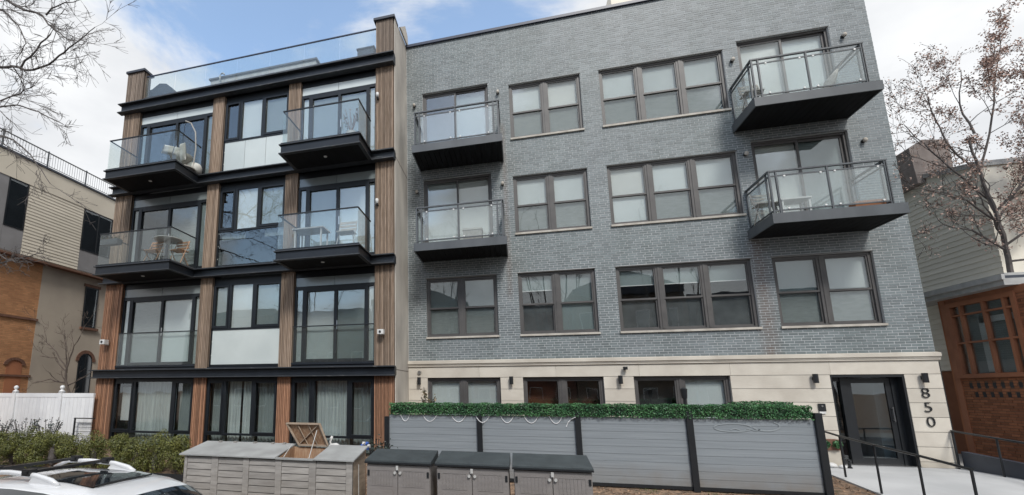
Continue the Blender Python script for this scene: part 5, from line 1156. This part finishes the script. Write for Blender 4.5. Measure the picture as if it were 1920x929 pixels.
slat_chair(6.2, 13.35, 5.9, 'white slatted chair at the left end of the lower big balcony', 'patio_chair', 1, 'rattan'); slat_chair(6.25, 13.3, 8.95, 'pale slatted chair at the left end of the top big balcony', 'patio_chair', 1, 'rattan')
t = thing('beach_umbrella', 'closed pale umbrella leaning in the right corner of the top big balcony', 'umbrella', (8.0, 13.2, 8.95)); part('canopy', MB().tube([(7.75, 13.3, 9.1), (7.95, 13.3, 9.4), (8.15, 13.3, 9.75)], [.03, .12, .03], 8), 'rattan', t); part('pole', MB().tube([(7.6, 13.3, 8.96), (8.32, 13.3, 10.0)], .015, 6), 'win_brown', t)
mb = MB(); mb.box(-10.2, -6.1, 13.0, 15.0, 12.0, 12.74); t = thing('roof_equipment', 'long pale blue grey metal cabinet on the left roof behind the glass', 'roof cabinet', (-8.1, 14, 12)); part('casing', mb, 'fascia', t); part('casing_top', B(-10.25, -6.05, 12.95, 15.05, 12.74, 12.80), 'balc_grey', t)
part('gooseneck_vent', MB().tube([(-9.75, 12.9, 12.1), (-9.75, 12.9, 12.78), (-9.70, 12.9, 12.86), (-9.62, 12.9, 12.86), (-9.58, 12.9, 12.80)], .03, 7), 'fascia', t)
t = thing('covered_furniture', 'dark covered furniture behind the roof glass next to the left roof pillar', 'furniture', (-12.3, 13, 12)); part('cover', MB().prism([(-12.95, 12.0), (-11.5, 12.0), (-11.62, 12.55), (-11.9, 12.78), (-12.2, 12.84), (-12.5, 12.66), (-12.9, 12.6)], 'y', 12.75, 13.5), 'panel_dark', t)
t = thing('roof_box', 'small dark box behind the roof glass next to the right roof pillar', 'box', (-4.3, 13, 12)); part('box', B(-4.55, -4.0, 12.8, 13.2, 12.0, 12.62), 'panel_dark', t); part('box_lid', B(-4.58, -3.97, 12.77, 13.23, 12.62, 12.66), 'panel_dark', t)

# ================================================================== parked white SUV
def suv(name, lab, loc, rz, paint='car'):
    t = thing(name, lab, 'car', loc, None, rz); t['_o'] = (0, 0, 0)
    sts = [ # x, z_top, half width at top, belt z, half width belt, cabin?
     (2.36, .72, .52, .66, .66), (2.28, .80, .66, .70, .80), (1.9, .90, .74, .80, .89), (1.45, .97, .77, .88, .92), (1.0, 1.03, .78, .95, .93), (.62, 1.27, .72, 1.0, .93), (.28, 1.47, .67, 1.02, .93), (0.0, 1.545, .66, 1.03, .93),
     (-.5, 1.59, .66, 1.04, .93), (-1.0, 1.60, .655, 1.05, .93), (-1.5, 1.585, .64, 1.06, .92), (-1.9, 1.54, .62, 1.08, .90), (-2.08, 1.42, .60, 1.10, .88), (-2.24, 1.12, .62, 1.05, .84), (-2.34, .92, .64, .85, .78)]
    V, F, MI = [], [], []; n = 17
    for (x, zt, wt, zb, wb) in sts:
        h = [(0, zt), (.5 * wt, zt - .006), (.85 * wt, zt - .025), (wt, zt - .065), (wt + (wb - wt) * .5, (zt - .065 + zb) / 2 + .02), (wb, zb), (wb + .01, zb - .2), (wb - .02, .42), (wb - .12, .30)]
        V += [(x, -y, z) for y, z in h[::-1]] + [(x, y, z) for y, z in h[1:]]
    for i in range(len(sts) - 1):
        for k in range(n - 1):
            F.append((i * n + k, (i + 1) * n + k, (i + 1) * n + k + 1, i * n + k + 1))
            side = k in (3, 4, 11, 12); cab = sts[i + 1][0] <= .28 and sts[i][0] > -1.85; ws = .28 <= sts[i + 1][0] < 1.0 and 3 <= k <= 12; rear = sts[i][0] <= -1.9 and sts[i + 1][0] >= -2.3 and 5 <= k <= 10
            MI.append(1 if (side and cab) or ws or rear else 0)
        F.append((i * n, i * n + n - 1, (i + 1) * n + n - 1, (i + 1) * n)); MI.append(2)
    F.append(tuple(range(n))); MI.append(0); F.append(tuple((len(sts) - 1) * n + k for k in range(n))[::-1]); MI.append(0)
    mb = MB(); mb.v, mb.f, mb.mi = V, F, MI
    b = part('body', mb, [paint, 'car_glass', 'car_black'], t, local=True, smooth=True); b.modifiers.new('b', 'BEVEL').limit_method = 'ANGLE'; b.modifiers['b'].width = .015; b.modifiers['b'].segments = 2
    s = MB(); sr = lambda x: np.interp(x, [-1.0, -.5, 0], [1.60, 1.59, 1.545])
    xs = [-1.05, -.8, -.55, -.3, -.12]; ys = [-.40, -.2, 0, .2, .40]; s.v = [(x, y * (1 if x > -1 else .9), float(sr(x)) + .010 - .045 * y * y) for x in xs for y in ys]; s.f = [(i * 5 + j, i * 5 + j + 1, (i + 1) * 5 + j + 1, (i + 1) * 5 + j) for i in range(4) for j in range(4)]; s.mi = [0] * 16
    part('sunroof', s, 'car_glass', t, local=True, smooth=True)
    part('sunroof_deflector', MB().tube([(-.10, -.38, 1.575), (-.07, 0, 1.585), (-.10, .38, 1.575)], .010, 5), 'car_black', t, local=True)
    for sy in (-1, 1):
        y = sy * .50; r_ = part('roof_rail', MB().tube([(-.50, y, 1.575), (-.62, y, 1.615), (-.85, y, 1.655), (-1.3, y, 1.67), (-1.7, y, 1.65), (-1.95, y, 1.56)], [.02, .032, .030, .028, .028, .02], 8), paint, t, local=True, smooth=True)
        part('rail_foot', MB().prism([(-.46, 1.55), (-.95, 1.58), (-.88, 1.655), (-.66, 1.63)], 'y', y - .022, y + .022), paint, r_, local=True)
        part('mirror', MB().tube([(.55, sy * .95, 1.05), (.5, sy * 1.08, 1.08)], [.05, .09], 8), paint, t, local=True)
        part('headlight', B(2.1, 2.33, sy * .62 - .14, sy * .62 + .14, .62, .74), 'car_glass', t, local=True)
    for x in (-.98, -1.55):
        c = part('crossbar', B(x - .04, x + .04, -.56, .56, 1.675, 1.705), 'car_black', t, local=True)
        for sy in (-1, 1): part('clamp', B(x - .06, x + .06, sy * .50 - .045, sy * .50 + .045, 1.65, 1.72), 'car_black', c, local=True)
    for x in (1.42, -1.42):
        for sy in (-1, 1):
            wl = part('wheel', MB().lathe([(.20, -.11), (.33, -.11), (.35, -.07), (.35, .07), (.33, .11), (.20, .11)], (x, sy * .80, .35), 22, axis='y'), 'tyre', t, local=True, smooth=False); part('rim', MB().lathe([(.21, -.02), (.19, .0), (.05, .03)], (x, sy * .90, .35), 12, axis='y'), 'alloy', wl, local=True)
    return t
suv('parked_car', 'white SUV with roof rails, black crossbars and dark sunroof parked at the kerb', (-4.36, 4.70, -.88), R(-4))

# ================================================================== far side of the street, seen mirrored in the windows
def row_house(x0, x1, h, m, lab, gable):
    t = thing('row_house', lab, 'house', ((x0 + x1) / 2, -13, -.8), 'houses across the street, mirrored in the panes')
    part('wall', B(x0, x1, -22, -13, -1, h), m, t); part('cornice', B(x0, x1, -13.0, -12.6, h - .5, h + .1), 'panel_dark', t)
    if gable: part('roof', MB().prism([(x0, h + .1), (x1, h + .1), ((x0 + x1) / 2, h + 1.6)], 'y', -22, -13), 'roofing', t)
    n = int((x1 - x0) / 2)
    for fl in range(int(h // 3.1)):
        for k in range(n):
            cx = x0 + (k + .5) * (x1 - x0) / n; z = .4 + fl * 3.1; w_ = part('window', B(cx - .5, cx + .5, -13.0, -12.96, z, z + 1.6), 'fascia', t); part('glass_pane', B(cx - .43, cx + .43, -12.96, -12.95, z + .07, z + 1.53), 'car_glass', w_)
for a in ((-30, -21, 9.0, 'opp2', 'brown row house with flat roof across the street', False), (-20.9, -12, 8.6, 'opp1', 'dark red row house across the street, leftmost red', False), (-11.9, -4, 9.4, 'opp3', 'grey row house across the street', True), (-3.9, 4.5, 8.8, 'opp1', 'dark red row house across the street facing the brick building', False),
          (4.6, 13, 10.0, 'opp2', 'brown gabled row house across the street', True), (13.1, 22, 9.2, 'opp3', 'grey row house across the street at the right', False)): row_house(*a)
for i, (x, l) in enumerate(((-14, 'bare tree across the street, leftmost'), (-5.5, 'bare tree across the street opposite the timber building'), (2.5, 'bare tree across the street opposite the grey brick windows'), (10, 'bare tree across the street, rightmost'))):
    rg = np.random.default_rng(40 + i); mb = MB(); t = thing('street_tree', l, 'tree', (x, -5.2, -.75), 'bare trees across the street')
    limb(mb, [(x, -5.2, -.75), (x + .1, -5.2, 1.5), (x, -5.2, 3.5)], .2, .15, rg, 0, 0, 1); part('trunk', mb, 'bark', t); mb = MB()
    for k in range(7):
        a = 6.28 * k / 7 + rg.uniform(-.3, .3); dx, dy = math.cos(a), math.sin(a); r_ = rg.uniform(1.6, 3.0); zt_ = rg.uniform(8, 13.5)
        limb(mb, [(x, -5.2, 2.8 + .12 * k), (x + dx * r_ * .5, -5.2 + dy * r_ * .5, 4.5 + .3 * k), (x + dx * r_, -5.2 + dy * r_, zt_)], .09, .025, rg, 2, .75, 1.7, .5, up=.08, min_r=.012, kids=(2, 4))
    part('branches', mb, 'bark', t)
for o in bpy.data.objects:
    for k in ('_o',):
        if k in o: del o[k]
